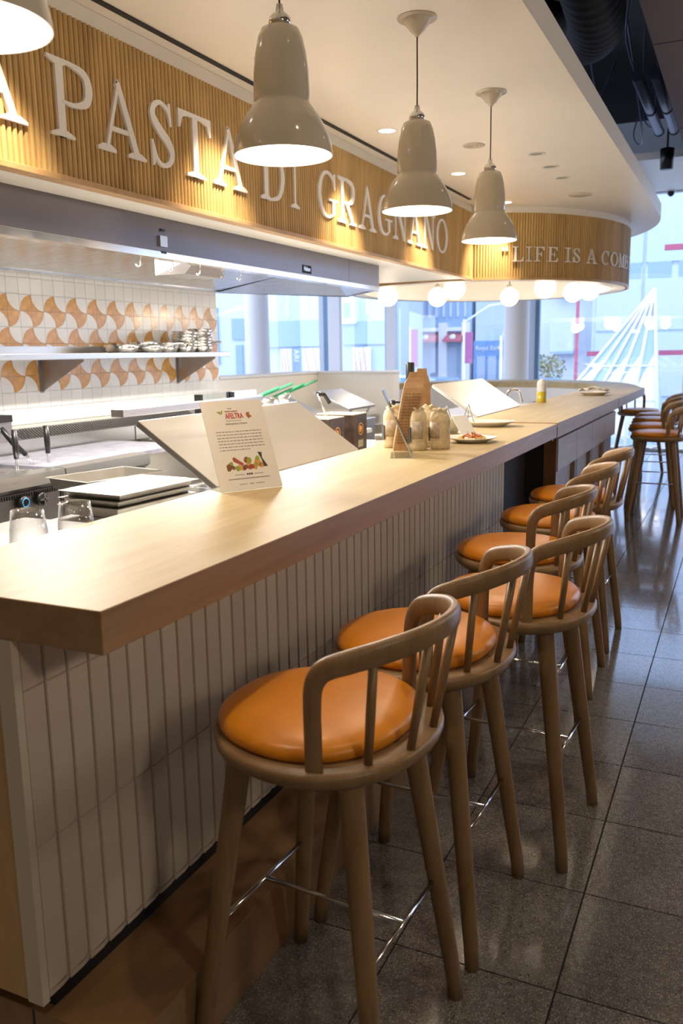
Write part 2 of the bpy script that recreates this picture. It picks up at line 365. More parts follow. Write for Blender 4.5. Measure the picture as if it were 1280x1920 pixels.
def shell(off, z0, z1, th=.01):
    m = MB(); vs = []; fs = []
    for i in range(N):
        a = 2*pi*i/N
        for o_ in (off-th, off):
            p, n, t = ell(a, o_)
            for z in (z0, z1): vs.append((p[0], p[1], z))
    for i in range(N):
        j = (i+1) % N; A = i*4; B = j*4
        fs += [(A, A+1, B+1, B), (A+2, B+2, B+3, A+3), (A, B, B+2, A+2), (A+1, A+3, B+3, B+1)]
    m.add(vs, fs); return m
shell(-.14, .022, CZ-ZB-.002).build('inner_wall', M['ceiling'], dr)
shell(0, .022, ZT-ZB+.0).build('backing_board', M['slat'], dr)
shell(.004, ZT-ZB, CZ-ZB-.001).build('top_band', M['ceiling'], dr)
shell(.016, .0, .02, .03).build('bottom_rail', M['oak_panel'], dr)
m = MB(); a = -pi
L = 0; step = .0236
while a < pi:
    p, n, t = ell(a); rib(m, p, n, t, .02, ZT-ZB-.001)
    ds = hypot(EA*sin(a), EB*cos(a)); a += step/ds
m.build('slats', M['slat'], dr, 'stuff')

# ---- serif letters
def ring(cx, cy, rx, ry, a0, a1, w0, w1, n=14):
    pts = []
    for i in range(n+1):
        a = a0+(a1-a0)*i/n; k = abs(cos(a)); pts.append((cx+rx*cos(a), cy+ry*sin(a), w0+(w1-w0)*k))
    return pts
TK, HL, SF = .155, .055, .045
def serif(x0, x1, y, up=True):
    s = 1 if up else -1; m_ = (x0+x1)/2; w = TK/2
    return [(x0, y), (x1, y), (x1, y+s*SF*.8), (m_+w+.01, y+s*.09), (m_-w-.01, y+s*.09), (x0, y+s*SF*.8)]
def glyph(ch):
    P = []; S = []
    st = lambda x, a=0, b=1: P.append([(x-TK/2, a), (x+TK/2, a), (x+TK/2, b), (x-TK/2, b)])
    if ch == 'I': st(.5); P += [serif(.08, .92, 0), serif(.08, .92, 1, False)]
    elif ch == 'P' or ch == 'R':
        st(.24); P += [serif(.0, .5, 0), serif(.0, .46, 1, False)]
        S.append([(.28, .965, .06), (.5, .968, .07), (.78, .90, .14), (.86, .72, .175), (.78, .53, .14), (.52, .455, .07), (.28, .46, .055)])
        if ch == 'R': S.append([(.42, .47, .10), (.58, .34, .15), (.78, .08, .16), (.84, .03, .1)]); P.append([(.66, 0), (1.04, 0), (1.04, .045), (.9, .08), (.72, .06)])
    elif ch == 'A':
        S += [[(.17, .03, .07), (.46, .93, .07)], [(.43, 1.0, .05), (.49, .90, .13), (.82, .03, .15)]]; P += [[(.25, .30), (.72, .30), (.70, .365), (.27, .365)]]
        P += [serif(-.02, .36, 0), serif(.62, 1.03, 0)]
    elif ch == 'T':
        st(.5, 0, .97); P += [serif(.22, .78, 0), [(.02, 1.0), (.02, .72), (.07, .72), (.14, .89), (.3, .93), (.7, .93), (.86, .89), (.93, .72), (.98, .72), (.98, 1.0)]]
    elif ch == 'S':
        S.append([(.80, .76, .05), (.70, .90, .07), (.46, .965, .075), (.22, .88, .12), (.18, .72, .16), (.42, .55, .18), (.70, .41, .18), (.84, .24, .15), (.72, .08, .10), (.46, .035, .075), (.26, .12, .08), (.15, .32, .05)])
        P += [[(.77, 1.0), (.83, 1.0), (.86, .66), (.80, .66), (.72, .88)], [(.10, 0), (.16, 0), (.26, .12), (.15, .38), (.09, .38)]]
    elif ch == 'D':
        st(.22); P += [serif(.0, .4, 0), serif(.0, .4, 1, False)]
        S.append([(.2, .97, .055), (.46, .968, .07), (.74, .86, .12), (.88, .5, .175), (.74, .14, .12), (.46, .033, .07), (.2, .03, .055)])
    elif ch == 'G' or ch == 'C':
        S.append([(.86, .72, .04), (.78, .88, .07), (.54, .965, .075), (.28, .86, .12), (.13, .5, .17), (.28, .14, .12), (.54, .035, .075), (.78, .10, .07), (.86, .20, .06)])
        P.append([(.84, .98), (.9, .98), (.9, .64), (.86, .64), (.78, .88)])
        if ch == 'G': P += [[(.75, .07), (.90, .12), (.90, .40), (.75, .40)], [(.58, .385), (1.04, .385), (1.04, .43), (.58, .43)]]
    elif ch == 'O':
        S.append('closed'); S.append([(.5+.40*cos(t), .5+.47*sin(t), .065+.11*abs(cos(t))**1.5) for t in [2*pi*i/24 for i in range(24)]])
    elif ch == 'N':
        P += [[(.14, 0), (.20, 0), (.20, .97), (.14, .97)], [(.80, 0), (.86, 0), (.86, 1), (.80, 1)], [(.10, 1.0), (.28, 1.0), (.86, .10), (.86, 0), (.78, 0)], serif(.0, .34, 0), serif(.66, 1.0, 1, False), [(0, 1), (.25, 1), (.2, .94), (0, .96)]]
    elif ch == 'L':
        st(.26); P += [serif(.0, .5, 1, False), [(0, 0), (.92, 0), (.96, .30), (.90, .30), (.80, .09), (.5, .05), (0, .045)]]
    elif ch in 'FE':
        st(.26); P += [[(0, 1), (.90, 1), (.92, .74), (.87, .74), (.78, .91), (.5, .94), (0, .955)], [(.3, .48), (.66, .48), (.66, .54), (.3, .54)], [(.63, .36), (.68, .36), (.68, .66), (.63, .66)]]
        P.append(serif(.0, .54, 0) if ch == 'F' else [(0, 0), (.94, 0), (.98, .28), (.92, .28), (.82, .09), (.5, .05), (0, .045)])
    elif ch == 'M':
        P += [[(.12, 0), (.17, 0), (.17, 1), (.12, 1)], [(.10, 1), (.26, 1), (.54, .10), (.48, .02)], [(.48, .02), (.54, .02), (.82, 1), (.76, 1)], [(.76, 0), (.90, 0), (.90, 1), (.76, 1)], serif(0, .3, 0), serif(.68, .99, 0), [(.8, 1), (1, 1), (1, .955), (.8, .94)], [(0, 1), (.2, 1), (.2, .94), (0, .955)]]
    elif ch == 'B':
        st(.22); P += [[(0, 0), (.3, 0), (.3, .06), (0, .045)], [(0, 1), (.3, 1), (.3, .94), (0, .955)]]
        S += [[(.2, .97, .055), (.5, .965, .07), (.74, .86, .13), (.74, .66, .13), (.5, .54, .06), (.2, .53, .05)], [(.2, .53, .05), (.54, .53, .07), (.84, .40, .15), (.84, .17, .15), (.54, .035, .07), (.2, .03, .055)]]
    elif ch == '"':
        for ox in (.22, .74):
            S.append([(ox+.12, 1.0, .05), (ox-.04, .9, .10), (ox-.03, .78, .22), (ox-.02, .72, .18)])
    return P, S
def letter(name, ch, w, h, th, parent, mtx):
    m = MB(); P, S = glyph(ch)
    fn = lambda u, v, k: (u*w, v*h, th*k)
    e = 0
    for p in P:
        e += .00035; fn = lambda u, v, k, e=e: (u*w, v*h, (th+e) if k else -e)
        ar = sum(p[i][0]*p[(i+1) % len(p)][1]-p[(i+1) % len(p)][0]*p[i][1] for i in range(len(p)))
        m.prism(p if ar > 0 else p[::-1], fn)
    closed = False
    for s in S:
        if s == 'closed': closed = True; continue
        q = catmull([(a, b, c) for a, b, c in s], 5 if len(s) > 3 else (1 if len(s) == 2 else 4), closed)
        n = len(q); L = []; R = []; e += .00035
        for i, p in enumerate(q):
            a = q[(i-1) % n] if closed else q[max(i-1, 0)]; b = q[(i+1) % n] if closed else q[min(i+1, n-1)]
            t = Vector(((b.x-a.x)*w, (b.y-a.y)*h)); t.normalize(); nn = Vector((-t.y, t.x)); hw = p.z*h*.42
            L.append((p.x*w+nn.x*hw, p.y*h+nn.y*hw)); R.append((p.x*w-nn.x*hw, p.y*h-nn.y*hw))
        vs = [(*a, -e) for a in L]+[(*a, -e) for a in R]+[(*a, th+e) for a in L]+[(*a, th+e) for a in R]; fs = []
        for i in range(n if closed else n-1):
            j = (i+1) % n; fs += [(2*n+i, 3*n+i, 3*n+j, 2*n+j), (i, j, n+j, n+i), (i, 2*n+i, 2*n+j, j), (n+i, n+j, 3*n+j, 3*n+i)]
        if not closed: fs += [(0, n, 3*n, 2*n), (n-1, 3*n-1, 4*n-1, 2*n-1)]
        m.add(vs, fs)
    o = m.build(name, M['letter'], parent); o.matrix_local = mtx; return o
sg = thing('fascia_lettering', 'large white serif capital letters mounted on the straight slatted fascia', 'sign', (FXF+.013, 2, 2.205))
RX = Matrix(((0, 0, 1, 0), (1, 0, 0, 0), (0, 1, 0, 0), (0, 0, 0, 1)))
for ch, y0, y1 in [('L', 1.62, 1.80), ('A', 1.895, 2.153), ('P', 2.262, 2.484), ('A', 2.490, 2.745), ('S', 2.775, 2.945), ('T', 2.963, 3.201), ('A', 3.213, 3.471), ('D', 3.600, 3.842), ('I', 3.885, 3.993), ('G', 4.180, 4.430), ('R', 4.441, 4.681), ('A', 4.733, 4.975), ('G', 5.0, 5.235), ('N', 5.265, 5.515), ('A', 5.535, 5.80), ('N', 5.825, 6.08), ('O', 6.108, 6.382)]:
    mt = RX.copy(); mt.translation = (0, y0-2, 0); letter('letter', ch, y1-y0, .243, .009, sg, mt)
sg2 = thing('drum_lettering', 'smaller white serif quotation letters curving round the slatted drum', 'sign', (EXc, EYc, 2.212))
for ch, a0, a1 in [('"', -67.1, -64.7), ('L', -63.4, -59.4), ('I', -59.0, -56.4), ('F', -55.8, -51.9), ('E', -51.1, -46.9), ('I', -44.5, -41.4), ('S', -41.0, -37.6), ('A', -34.9, -29.5), ('C', -27.2, -22.1), ('O', -21.3, -15.4), ('M', -14.9, -9.2), ('B', -8.8, -3.6), ('I', -2.6, .2)]:
    am = radians((a0+a1)/2); p, n, t = ell(am, .014); pa = ell(radians(a0), .014)[0]; pb = ell(radians(a1), .014)[0]; w = hypot(pb[0]-pa[0], pb[1]-pa[1])
    mt = Matrix(((t[0], 0, n[0], p[0]-t[0]*w/2), (t[1], 0, n[1], p[1]-t[1]*w/2), (0, 1, 0, 0), (0, 0, 0, 1)))
    letter('letter', ch, w, .118, .012, sg2, mt)

# ---- globes inside the drum
prev = None
gl = [(-3.24, 8.05, 2.036, 'leftmost glowing globe under the drum, over the kitchen corner'), (-3.02, 8.92, 2.060, 'small round globe on a stem, second from left under the drum'), (-2.459, 7.75, 2.055, 'glowing globe half hidden by the fascia corner, third from left'),
      (-2.373, 9.45, 2.062, 'globe lamp hanging fully in view in the middle of the drum opening'), (-1.733, 8.25, 2.062, 'globe cut off by the drum rim under the word IS'), (-1.663, 9.30, 2.072, 'lower left of the two overlapping globes at the right end of the drum'), (-1.42, 8.80, 2.058, 'upper right of the two overlapping globes at the right end of the drum')]
for x, y, z, lab in gl:
    if prev is None:
        t = thing('globe_lamp', lab, 'lamp', (x, y, z), group='opal globes in the drum'); pr_ = [(.0001, -.1)]+[(.1*cos(radians(q)), .1*sin(radians(q))) for q in range(-75, 76, 15)]+[(.0001, .1)]
        MB().lathe(pr_, (0, 0, 0), 24).build('globe', M['globe'], t)
        MB().lathe([(.0001, .13), (.028, .13), (.03, .095), (.0001, .095)], (0, 0, 0), 16).build('cap', M['brass_chrome'], t)
        MB().tube([(0, 0, .125), (0, 0, CZ-z)], .005, 6).build('stem', M['black'], t); prev = t
    else:
        t = copy_tree(prev); t.location = (x, y, z); t['label'] = lab
    point('globe_light', (x, y, z-.12), 7, WARM, .09)

# ---- pendants
def pendant():
    t = thing('pendant_lamp', '', 'pendant lamp', (0, 0, 0), group='grey beige enamel pendants above the bar')
    prof = [(.130, 0), (.1295, .012), (.124, .04), (.111, .072), (.092, .103), (.077, .122), (.0715, .130), (.0725, .137), (.0725, .165), (.0710, .205), (.0655, .250), (.058, .285), (.049, .305), (.030, .314), (.012, .315)]
    MB().lathe(prof, n=48).build('shade', M['shade'], t)
    inn = [(r-.0035 if r > .02 else r, z-.0025 if z > .02 else z) for r, z in prof]
    MB().lathe([(.130, 0), (.1265, 0)]+inn[1:], n=48).build('shade_lining', M['shade_in'], t)
    MB().lathe([(.0001, .315), (.026, .315), (.029, .322), (.027, .333), (.019, .342), (.011, .347), (.008, .365), (.0001, .366)], n=24).build('cap', M['chrome'], t)
    MB().lathe([(.0001, .045)]+[(.032*cos(radians(q)), .077+.032*sin(radians(q))) for q in range(-75, 60, 15)]+[(.014, .115), (.014, .15), (.0001, .15)], n=20).build('bulb', M['bulb'], t)
    MB().tube([(0, 0, .36), (.0006, 0, .45), (0, 0, CZ-2.0-.05)], .0028, 6).build('cord', M['cord'], t)
    c = MB().lathe([(.0001, CZ-2.0-.062), (.008, CZ-2.0-.060), (.014, CZ-2.0-.052), (.028, CZ-2.0-.040), (.034, CZ-2.0-.030), (.046, CZ-2.0-.018), (.050, CZ-2.0-.006), (.050, CZ-2.0-.004), (.070, CZ-2.0-.004), (.072, CZ-2.0-.001)], n=36).build('ceiling_rose', M['cream_enamel'], t)
    return t
P0 = pendant(); first = True
for y, lab in ((1.06, 'grey enamel pendant cut off in the top left corner'), (2.08, 'grey enamel pendant hanging before the letters A DI, largest fully shown'), (3.10, 'middle grey enamel pendant in front of the letters GRAGNANO'), (4.09, 'farthest and smallest grey enamel pendant, near the fascia corner')):
    t = P0 if first else copy_tree(P0); first = False; t.location = (-1.13, y, 2.0); t['label'] = lab
    point('pendant_light', (-1.13, y, 2.022), L_PEND, WARM, .028)

# ---- recessed downlights
def downlight(x, y, r, lab, lit=True, grp='recessed downlights'):
    t = thing('downlight', lab, 'ceiling light', (x, y, CZ), group=grp)
    MB().lathe([(r+.012, -.0005), (r+.010, -.005), (r, -.005), (r-.004, -.001)], n=28).build('trim_ring', M['white_paint'], t)
    MB().lathe([(.0001, -.0018), (r-.002, -.0018)], n=28, sm=False).build('lens', M['down_glow'] if lit else M['steel_dark'], t)
    return t
dl = ['behind the top left of the view', 'above the word PASTA', 'over the letters DI, hidden by the big pendant', 'bright round downlight left of the middle pendant cord', 'bright downlight between middle and far pendants', 'bright downlight just right of the far pendant']
for k in range(6):
    y = .68+1.27*k
    downlight(-1.807, y, .047, 'recessed '+dl[k] if not dl[k].startswith('bright') else dl[k])
    spot('downlight_light', (-1.807, y, CZ-.02), L_DOWN, radians(72), 1.0, WARM, .03, rot=(0, radians(14), 0))
for y, lab in ((5.435, 'nearest of three small unlit recessed spots in the cream ceiling'), (5.846, 'middle of three small unlit recessed spots in the cream ceiling'), (6.253, 'farthest of three small unlit recessed spots in the cream ceiling')):
    downlight(-1.218, y, .045, lab, False, 'unlit recessed spots')
tag(MB().lathe([(.0001, -.006), (.085, -.006), (.09, -.001)], (-1.22, 6.99, CZ), 28).build('ceiling_speaker', M['cream_enamel']), 'flat round cream speaker disc in the ceiling beyond the unlit spots', 'speaker')
t = thing('ceiling_grille', 'small cream round air grille in the ceiling left of the far pendant cord', 'air vent', (-1.49, 5.04, CZ))
for r in (.018, .038, .058): MB().lathe([(r+.006, -.001), (r+.005, -.005), (r-.005, -.005), (r-.006, -.001)], n=28).build('ring', M['cream_enamel'], t)

# ---- plenum, ducts, acoustic panel, right side of room
struct(MB().box(-6.5, 6.0, -5, 13.3, 4.6, 4.7).build('ceiling_plenum', M['plenum']))
struct(MB().box(-.66, 6.0, -5, 10.6, 3.4, 3.5).build('ceiling_panel', M['mauve']))
for k in range(4):
    struct(MB().box(-.655, 6.0, 1.5+k*2.35, 1.506+k*2.35, 3.397, 3.4).build('trim_3', M['black']))
struct(MB().box(-6.5, 6.0, 10.9, 13.1, 3.62, 3.70).build('ceiling_far', M['white_paint']))
tag(MB().box(-1.65, -1.28, 10.9, 13.0, 3.50, 3.62).build('ceiling_box', M['white_paint']), 'pale boxed bulkhead strip beside the black plenum near the window head', 'bulkhead')
pts = catmull([(-.98, 3.6, 3.95), (-.99, 4.8, 3.78), (-1.0, 5.8, 3.68), (-1.08, 6.55, 3.68), (-1.32, 7.1, 3.82), (-1.75, 7.4, 4.1)], 22)
tag(MB().tube(pts, [.186+.007*sin(k*2.1) for k in range(len(pts))], 24).build('flexible_duct', M['duct']), 'fat dark flexible duct curving through the black ceiling void', 'duct')
for x, lab in ((-.92, 'left of two parallel blue grey pipes in the ceiling void'), (-.78, 'right of two parallel blue grey pipes in the ceiling void')):
    t = thing('pipe', lab, 'pipe', (x, 7.6, 3.62), group='pipes in the ceiling void')
    MB().tube([(0, 0, 0), (0, 2.0, 0)], .045, 14).build('pipe_run', M['pipe'], t)
    for yy in (.4, 1.5): MB().tube([(0, yy, .04), (0, yy, .985)], .004, 5).build('hanger', M['pipe'], t)
    for yy in (1.1, 1.95): MB().tube([(0, yy, 0), (0, yy+.05, 0)], .05, 14).build('coupling', M['black'], t)
for i, (x, y, q) in enumerate([(-1.02, 8.1, -1.10), (-1.2, 8.8, -1.12), (-1.5, 7.9, -1.4)]):
    tag(MB().tube(catmull([(x, y, 4.6), (q, y+.2, 4.1), (x+.1, y+1.0, 3.6), (x-.1, y+1.9, 3.9), (x, y+2.6, 4.6)], 6), .008, 5).build('hanging_cable', M['pipe']), ['thin cable looping beside the fat duct', 'thin cable looping near the panel edge', 'thin cable looping low above the soffit edge'][i], 'cable')
t = thing('track_spotlight', 'small black spotlight hanging at the far end of the ceiling void', 'spotlight', (-.93, 10.7, 3.66))
MB().lathe([(.0001, -.20), (.07, -.20), (.075, .02), (.0001, .04)], n=18).build('body', M['black_plastic'], t)
MB().tube([(0, 0, .03), (0, 0, .945)], .012, 6).build('stem', M['black_plastic'], t)
t = thing('dome_camera', 'small white dome security camera at the window head, right edge', 'camera', (-1.065, 13.12, 3.63))
MB().lathe([(.0001, .09), (.075, .09), (.08, .0), (.06, -.02), (.0001, -.02)], n=20).build('housing', M['frame_white'], t)
MB().lathe([(.05, -.02), (.045, -.06), (.02, -.085), (.0001, -.09)], n=20).build('dome', M['black_plastic'], t)
struct(MB().box(6.0, 6.1, -5, 13.3, -.01, 4.6).build('wall_right', M['room']))
struct(MB().box(-6.5, 6.1, -5.1, -5, -.01, 4.6).build('wall_rear', M['room']))
struct(MB().box(-4.4, -4.3, -5, 6.25, -.01, 4.6).build('wall_left_upper', M['room']))
struct(MB().box(-14, 6.1, 13.25, 13.45, 3.85, 4.7).build('wall_front_upper', M['frame_white']))
# high aisle spotlights
for i, (x, y) in enumerate([(.15, 1.6), (.35, 4.6), (.9, 7.6)]):
    t = thing('aisle_spotlight', ['spotlight above the near aisle, out of view', 'spotlight above the middle aisle, out of view', 'spotlight above the far aisle, out of view'][i], 'ceiling light', (x, y, 3.4))
    MB().lathe([(.06, -.001), (.055, -.01), (.048, -.008), (.0001, -.008)], n=20).build('lens', M['down_glow'], t)
    spot('aisle_light', (x, y, 3.36), L_AISLE, radians(100), .8, WARM, .05)

# globes added outside the frame, right of the aisle, as fill light
p_ = None
for i, (x, y) in enumerate([(1.7, -2.6), (1.7, .4), (1.8, 3.4), (1.9, 6.4)]):
    lab = ['added fill globe behind the camera, right of the aisle, unseen', 'added fill globe beside the camera, unseen', 'added fill globe right of the middle aisle, unseen', 'added fill globe right of the far aisle, unseen'][i]
    if p_ is None:
        p_ = t = thing('fill_globe_lamp', lab, 'lamp', (x, y, 2.1), group='added fill globes out of view')
        MB().lathe([(.0001, -.15)]+[(.15*cos(radians(q)), .15*sin(radians(q))) for q in range(-75, 76, 15)]+[(.0001, .15)], n=24).build('globe', M['globe'], t)
        MB().tube([(0, 0, .15), (0, 0, 1.3)], .006, 6).build('stem', M['black'], t)
    else: t = copy_tree(p_); t.location = (x, y, 2.1); t['label'] = lab
    point('fill_light', (x-.17, y, 2.1), L_FILL, (1, .84, .64), .14)

# ---- windows: glazing line in plan
gp = [(6.0, 13.3), (2.2, 13.3), (-1.0, 13.3), (-2.93, 13.3), (-5.22, 13.05), (-6.38, 13.0), (-7.75, 12.9), (-9.6, 12.2), (-12.0, 10.2)]
GH = 3.62
for i in range(len(gp)-1):
    a = Vector((*gp[i], 0)); b = Vector((*gp[i+1], 0)); d = (b-a); ln = d.length; d.normalize(); n = Vector((-d.y, d.x, 0))
    w = bpy.data.objects.new('window_%d' % (i+1), None); COL.objects.link(w); w['kind'] = 'structure'; w.location = a
    sill = 0 if i < 2 else (0 if i == 2 else .95)
    R = lambda s, q, z: tuple(d*s+n*q+Vector((0, 0, z)))
    def bx(s0, s1, q0, q1, z0, z1):
        return MB().add([R(s0, q0, z0), R(s1, q0, z0), R(s1, q1, z0), R(s0, q1, z0), R(s0, q0, z1), R(s1, q0, z1), R(s1, q1, z1), R(s0, q1, z1)], [(0, 1, 2, 3), (7, 6, 5, 4), (4, 5, 1, 0), (5, 6, 2, 1), (6, 7, 3, 2), (7, 4, 0, 3)])
    bx(0, ln, -.006, .006, sill+.02, GH).build('pane', M['pane'], w)
    if i >= 3: bx(-.01, .07, -.06, .06, sill, GH).build('mullion', M['frame_white'], w)
    bx(0, ln, -.06, .07, sill-.05, sill+.03).build('window_sill', M['frame_white'], w)
    bx(0, ln, -.06, .06, GH, GH+.10).build('head_rail', M['frame_white'], w)
    bx(0, ln, -.07, .07, GH+.16, GH+.22).build('head_rail', M['frame_blue'], w)
    if sill: bx(0, ln, -.08, .08, -.01, sill-.05).build('apron', M['white_paint'], w)
# blue frame edges
for i, (x, y) in enumerate([(-2.87, 13.2), (-5.12, 12.97), (-6.30, 12.93)]):
    struct(MB().box(x-.03, x+.03, y-.05, y+.05, .9, GH).build('trim_4', M['frame_blue']))
for i, (x, y, r) in enumerate([(-3.12, 12.9, .19), (-7.26, 12.3, .20)]):
    struct(MB().lathe([(r, 0), (r, 4.6)], (x, y, 0), 36).build('pillar', M['pillar']))
struct(MB().box(-5.10, -4.97, 12.6, 12.7, 0, 4.6).build('pillar', M['pillar']))
struct(MB().box(-6.02, -5.82, 12.4, 12.5, 0, 4.6).build('pillar', M['pillar']))

# ---- kitchen wall with tiles
WX = -4.08; TS = .1
kw = struct(MB().box(-4.3, WX-.008, 1.6, 6.256, 0, 2.08).build('wall_left', M['wall_grout']))
def tile_mesh(kind):
    m = MB(); g = .0012; a, b = g, TS-g; t = .008; R = TS
    m.add([(0, a, a), (0, b, a), (0, b, b), (0, a, b), (t, a, a), (t, b, a), (t, b, b), (t, a, b)], [(0, 1, 5, 4), (1, 2, 6, 5), (2, 3, 7, 6), (3, 0, 4, 7)], 0)
    if kind == 0: m.add([(t, a, a), (t, b, a), (t, b, b), (t, a, b)], [(0, 1, 2, 3)], 0); return m.mesh('wall_tile', [M['wall_tile'], M['orange_glaze']])
    # quarter disc centred on the tile corner (b,a) = lower right; orange inside (1) or outside (2)
    arc = [(TS-(TS-g)*cos(q), a+(TS-2*g)*sin(q)) for q in [pi/2*i/10 for i in range(11)]]
    arc = [(max(a, min(b, y_)), max(a, min(b, z_))) for y_, z_ in arc]
    dsk = [(t, b, a)]+[(t, y_, z_) for y_, z_ in arc[::-1]]
    rst = [(t, y_, z_) for y_, z_ in arc]+[(t, a, b)]
    i1, i2 = (1, 0) if kind == 1 else (0, 1)
    m.add(dsk, [list(range(len(dsk)))], i1); m.add(rst, [list(range(len(rst)))], i2)
    return m.mesh('wall_tile', [M['wall_tile'], M['orange_glaze']])
TM = [tile_mesh(0), tile_mesh(1), tile_mesh(2)]
cy0 = 3.948
for iz in range(10):
    z = 1.08+iz*TS
    for iy in range(-3, 23):
        y = cy0+iy*TS-.0
        k = 0; rot = 0
        if 1.275 < z+.05 < 1.885:
            up = int(round((z-1.28)/TS)) % 2      # 0 lower tile of the pair, 1 upper
            rt = iy % 2                            # crossings sit at even iy: even tile is right of a crossing
            if up and rt: k, rot = 1, 0            # upper left of the next crossing: disc round its lower right corner
            elif up and not rt: k, rot = 2, 'ur'
            elif (not up) and rt: k, rot = 2, 'll'
            else: k, rot = 1, 'lr'
        o = place('wall_tile', TM[k], kw, loc=(WX-.008, y, z))
        if rot == 'lr': o.rotation_euler = (pi, 0, 0); o.location = (WX-.008, y+TS, z+TS)
        # outside quarter: arc centre must be the tile's upper right (ur) or lower left (ll) corner
        if rot == 'ur': o.rotation_euler = (pi/2, 0, 0); o.location = (WX-.008, y+TS, z)
        if rot == 'll': o.rotation_euler = (-pi/2, 0, 0); o.location = (WX-.008, y, z+TS)
# low half wall beyond, returning at the corner
lw = MB(); lw.box(-4.3, -4.09, 6.256, 8.30, 0, 1.285); lw.box(-4.09, -3.22, 8.15, 8.30, 0, 1.285)
struct(lw.build('wall_half', M['white_paint']))
cp = MB(); cp.box(-4.32, -4.07, 6.256, 8.32, 1.285, 1.305); cp.box(-4.07, -3.20, 8.13, 8.32, 1.285, 1.305)
struct(cp.build('trim_5', M['frame_white']))

# ================================================================== BAR
CT = 1.07; CB = .991; CXF = -.952; CXB = -1.51
ct = MB().box(CXB, CXF, 1.067, 4.95, CB, CT); ct = ct.build('bar_countertop', [M['oak_top'], M['oak_edge_shaded']], bevel=.002)
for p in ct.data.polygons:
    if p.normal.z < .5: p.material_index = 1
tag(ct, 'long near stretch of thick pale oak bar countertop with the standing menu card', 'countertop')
c2 = MB().box(CXB, CXF, 4.975, 7.63, CB-.005, CT+.004).build('bar_countertop', [M['oak_top'], M['oak_edge_shaded']], bevel=.002)
for p in c2.data.polygons:
    if p.normal.z < .5: p.material_index = 1
tag(c2, 'second stretch of oak bar countertop above pale drawers, with the oil bottle', 'countertop')
MB().box(-1.45, -.975, 4.952, 4.974, CB-.02, CT-.004).build('joint_block', M['amber_ink'], c2)
# rounded end of the bar
def ringbar():
    m = MB(); co = Vector((-2.95, 10.2)); Ro, Ri = 2.0, 1.42
    cv = catmull([(-.99, 9.80, 0), (-1.19, 10.7, 0), (-1.46, 11.4, 0), (-2.0, 12.05, 0), (-2.76, 12.42, 0), (-3.6, 12.25, 0), (-4.4, 11.5, 0), (-4.85, 10.5, 0), (-4.9, 9.7, 0)], 5)
    ia = [radians(5+q*190/(len(cv)-1)) for q in range(len(cv))]
    outer = [(CXF, 7.65), (CXF, 9.74)]+[(p.x, p.y) for p in cv]
    inner = [(-1.53, 7.65), (-1.53, 9.9)]+[(co.x+Ri*cos(a), co.y+Ri*sin(a)) for a in ia]
    n = len(outer); vs = []
    for z in (CB, CT):
        vs += [(x, y, z) for x, y in outer]+[(x, y, z) for x, y in inner]
    fs = []
    for i in range(n-1):
        fs += [(2*n+i, 2*n+i+1, 3*n+i+1, 3*n+i), (i, n+i, n+i+1, i+1), (i, i+1, 2*n+i+1, 2*n+i), (n+i, 3*n+i, 3*n+i+1, n+i+1)]
    fs += [(0, 2*n, 3*n, n), (n-1, 2*n-1, 4*n-1, 3*n-1)]
    m.add(vs, fs); return m, outer, inner
rb, ro, ri = ringbar()
c3 = rb.build('bar_countertop', [M['oak_top'], M['oak_edge_shaded']])
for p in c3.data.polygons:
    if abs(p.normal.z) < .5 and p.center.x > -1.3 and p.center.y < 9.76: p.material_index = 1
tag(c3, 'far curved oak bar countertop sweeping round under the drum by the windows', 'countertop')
# base of the curved bar
m = MB(); n = len(ri)
vs = []
for k, (z) in enumerate((.0, CB)):
    vs += [(x, y, z) for x, y in ri]
    vs += [((x*3+ro[i][0])/4, (y*3+ro[i][1])/4, z) for i, (x, y) in enumerate(ri)]
fs = []
for i in range(n-1): fs += [(i, i+1, 2*n+i+1, 2*n+i), (n+i, 3*n+i, 3*n+i+1, n+i+1)]
fs += [(0, 2*n, 3*n, n), (n-1, 2*n-1, 4*n-1, 3*n-1)]
m.add(vs, fs); tag(m.build('curved_bar_cabinet', M['white_paint']), 'white curved base under the far round bar top', 'bar base')

# tiled bar base: body, trims, tiles, plinth
bb = thing('bar_cabinet', 'bar cabinet with front clad in narrow vertical taupe tiles above an oak foot plinth', 'bar base', (-1.2, 1.067, 0))
RL = lambda x0, x1, y0, y1, z0, z1: MB().box(x0+1.2, x1+1.2, y0-1.067, y1-1.067, z0, z1)
RL(-1.50, -1.178, 1.085, 4.62, .238, CB-.001).build('carcass', M['bar_grout'], bb)
RL(-1.46, -1.205, 1.069, 1.085, .238, CB-.001).build('end_panel', M['oak_panel'], bb)
RL(-1.205, -1.166, 1.067, 1.085, .236, CB-.001).build('end_trim', M['trim_cream'], bb)
RL(-1.47, -1.19, 1.12, 4.62, .19, .238).build('shadow_gap', M['black'], bb)
def bartile(h):
    w = .0592; m = MB(); d = .008; g = .0008
    # outline base and raised face: wide chamfer on the right (far) side and bottom right corner
    x0, x1, z0, z1 = g, w-g, g, h-g
    base = [(x0, z0), (x1, z0), (x1, z1), (x0, z1)]
    face = [(x0+.0008, z0+.0015), (x1-.020, z0+.0015), (x1-.009, z0+.016), (x1-.009, z1-.0015), (x0+.0008, z1-.0015)]
    vs = [(0, u, v) for u, v in base]+[(.0055, u, v) for u, v in base]+[(d+.0020, u, v) for u, v in face]
    fs = [(0, 1, 5, 4), (1, 2, 6, 5), (2, 3, 7, 6), (3, 0, 4, 7), (8, 9, 10, 11, 12), (4, 5, 9, 8), (5, 10, 9), (5, 6, 11, 10), (6, 7, 12, 11), (7, 4, 8, 12)]
    m.add(vs, fs); return m.mesh('bar_tile', M['bar_tile'])
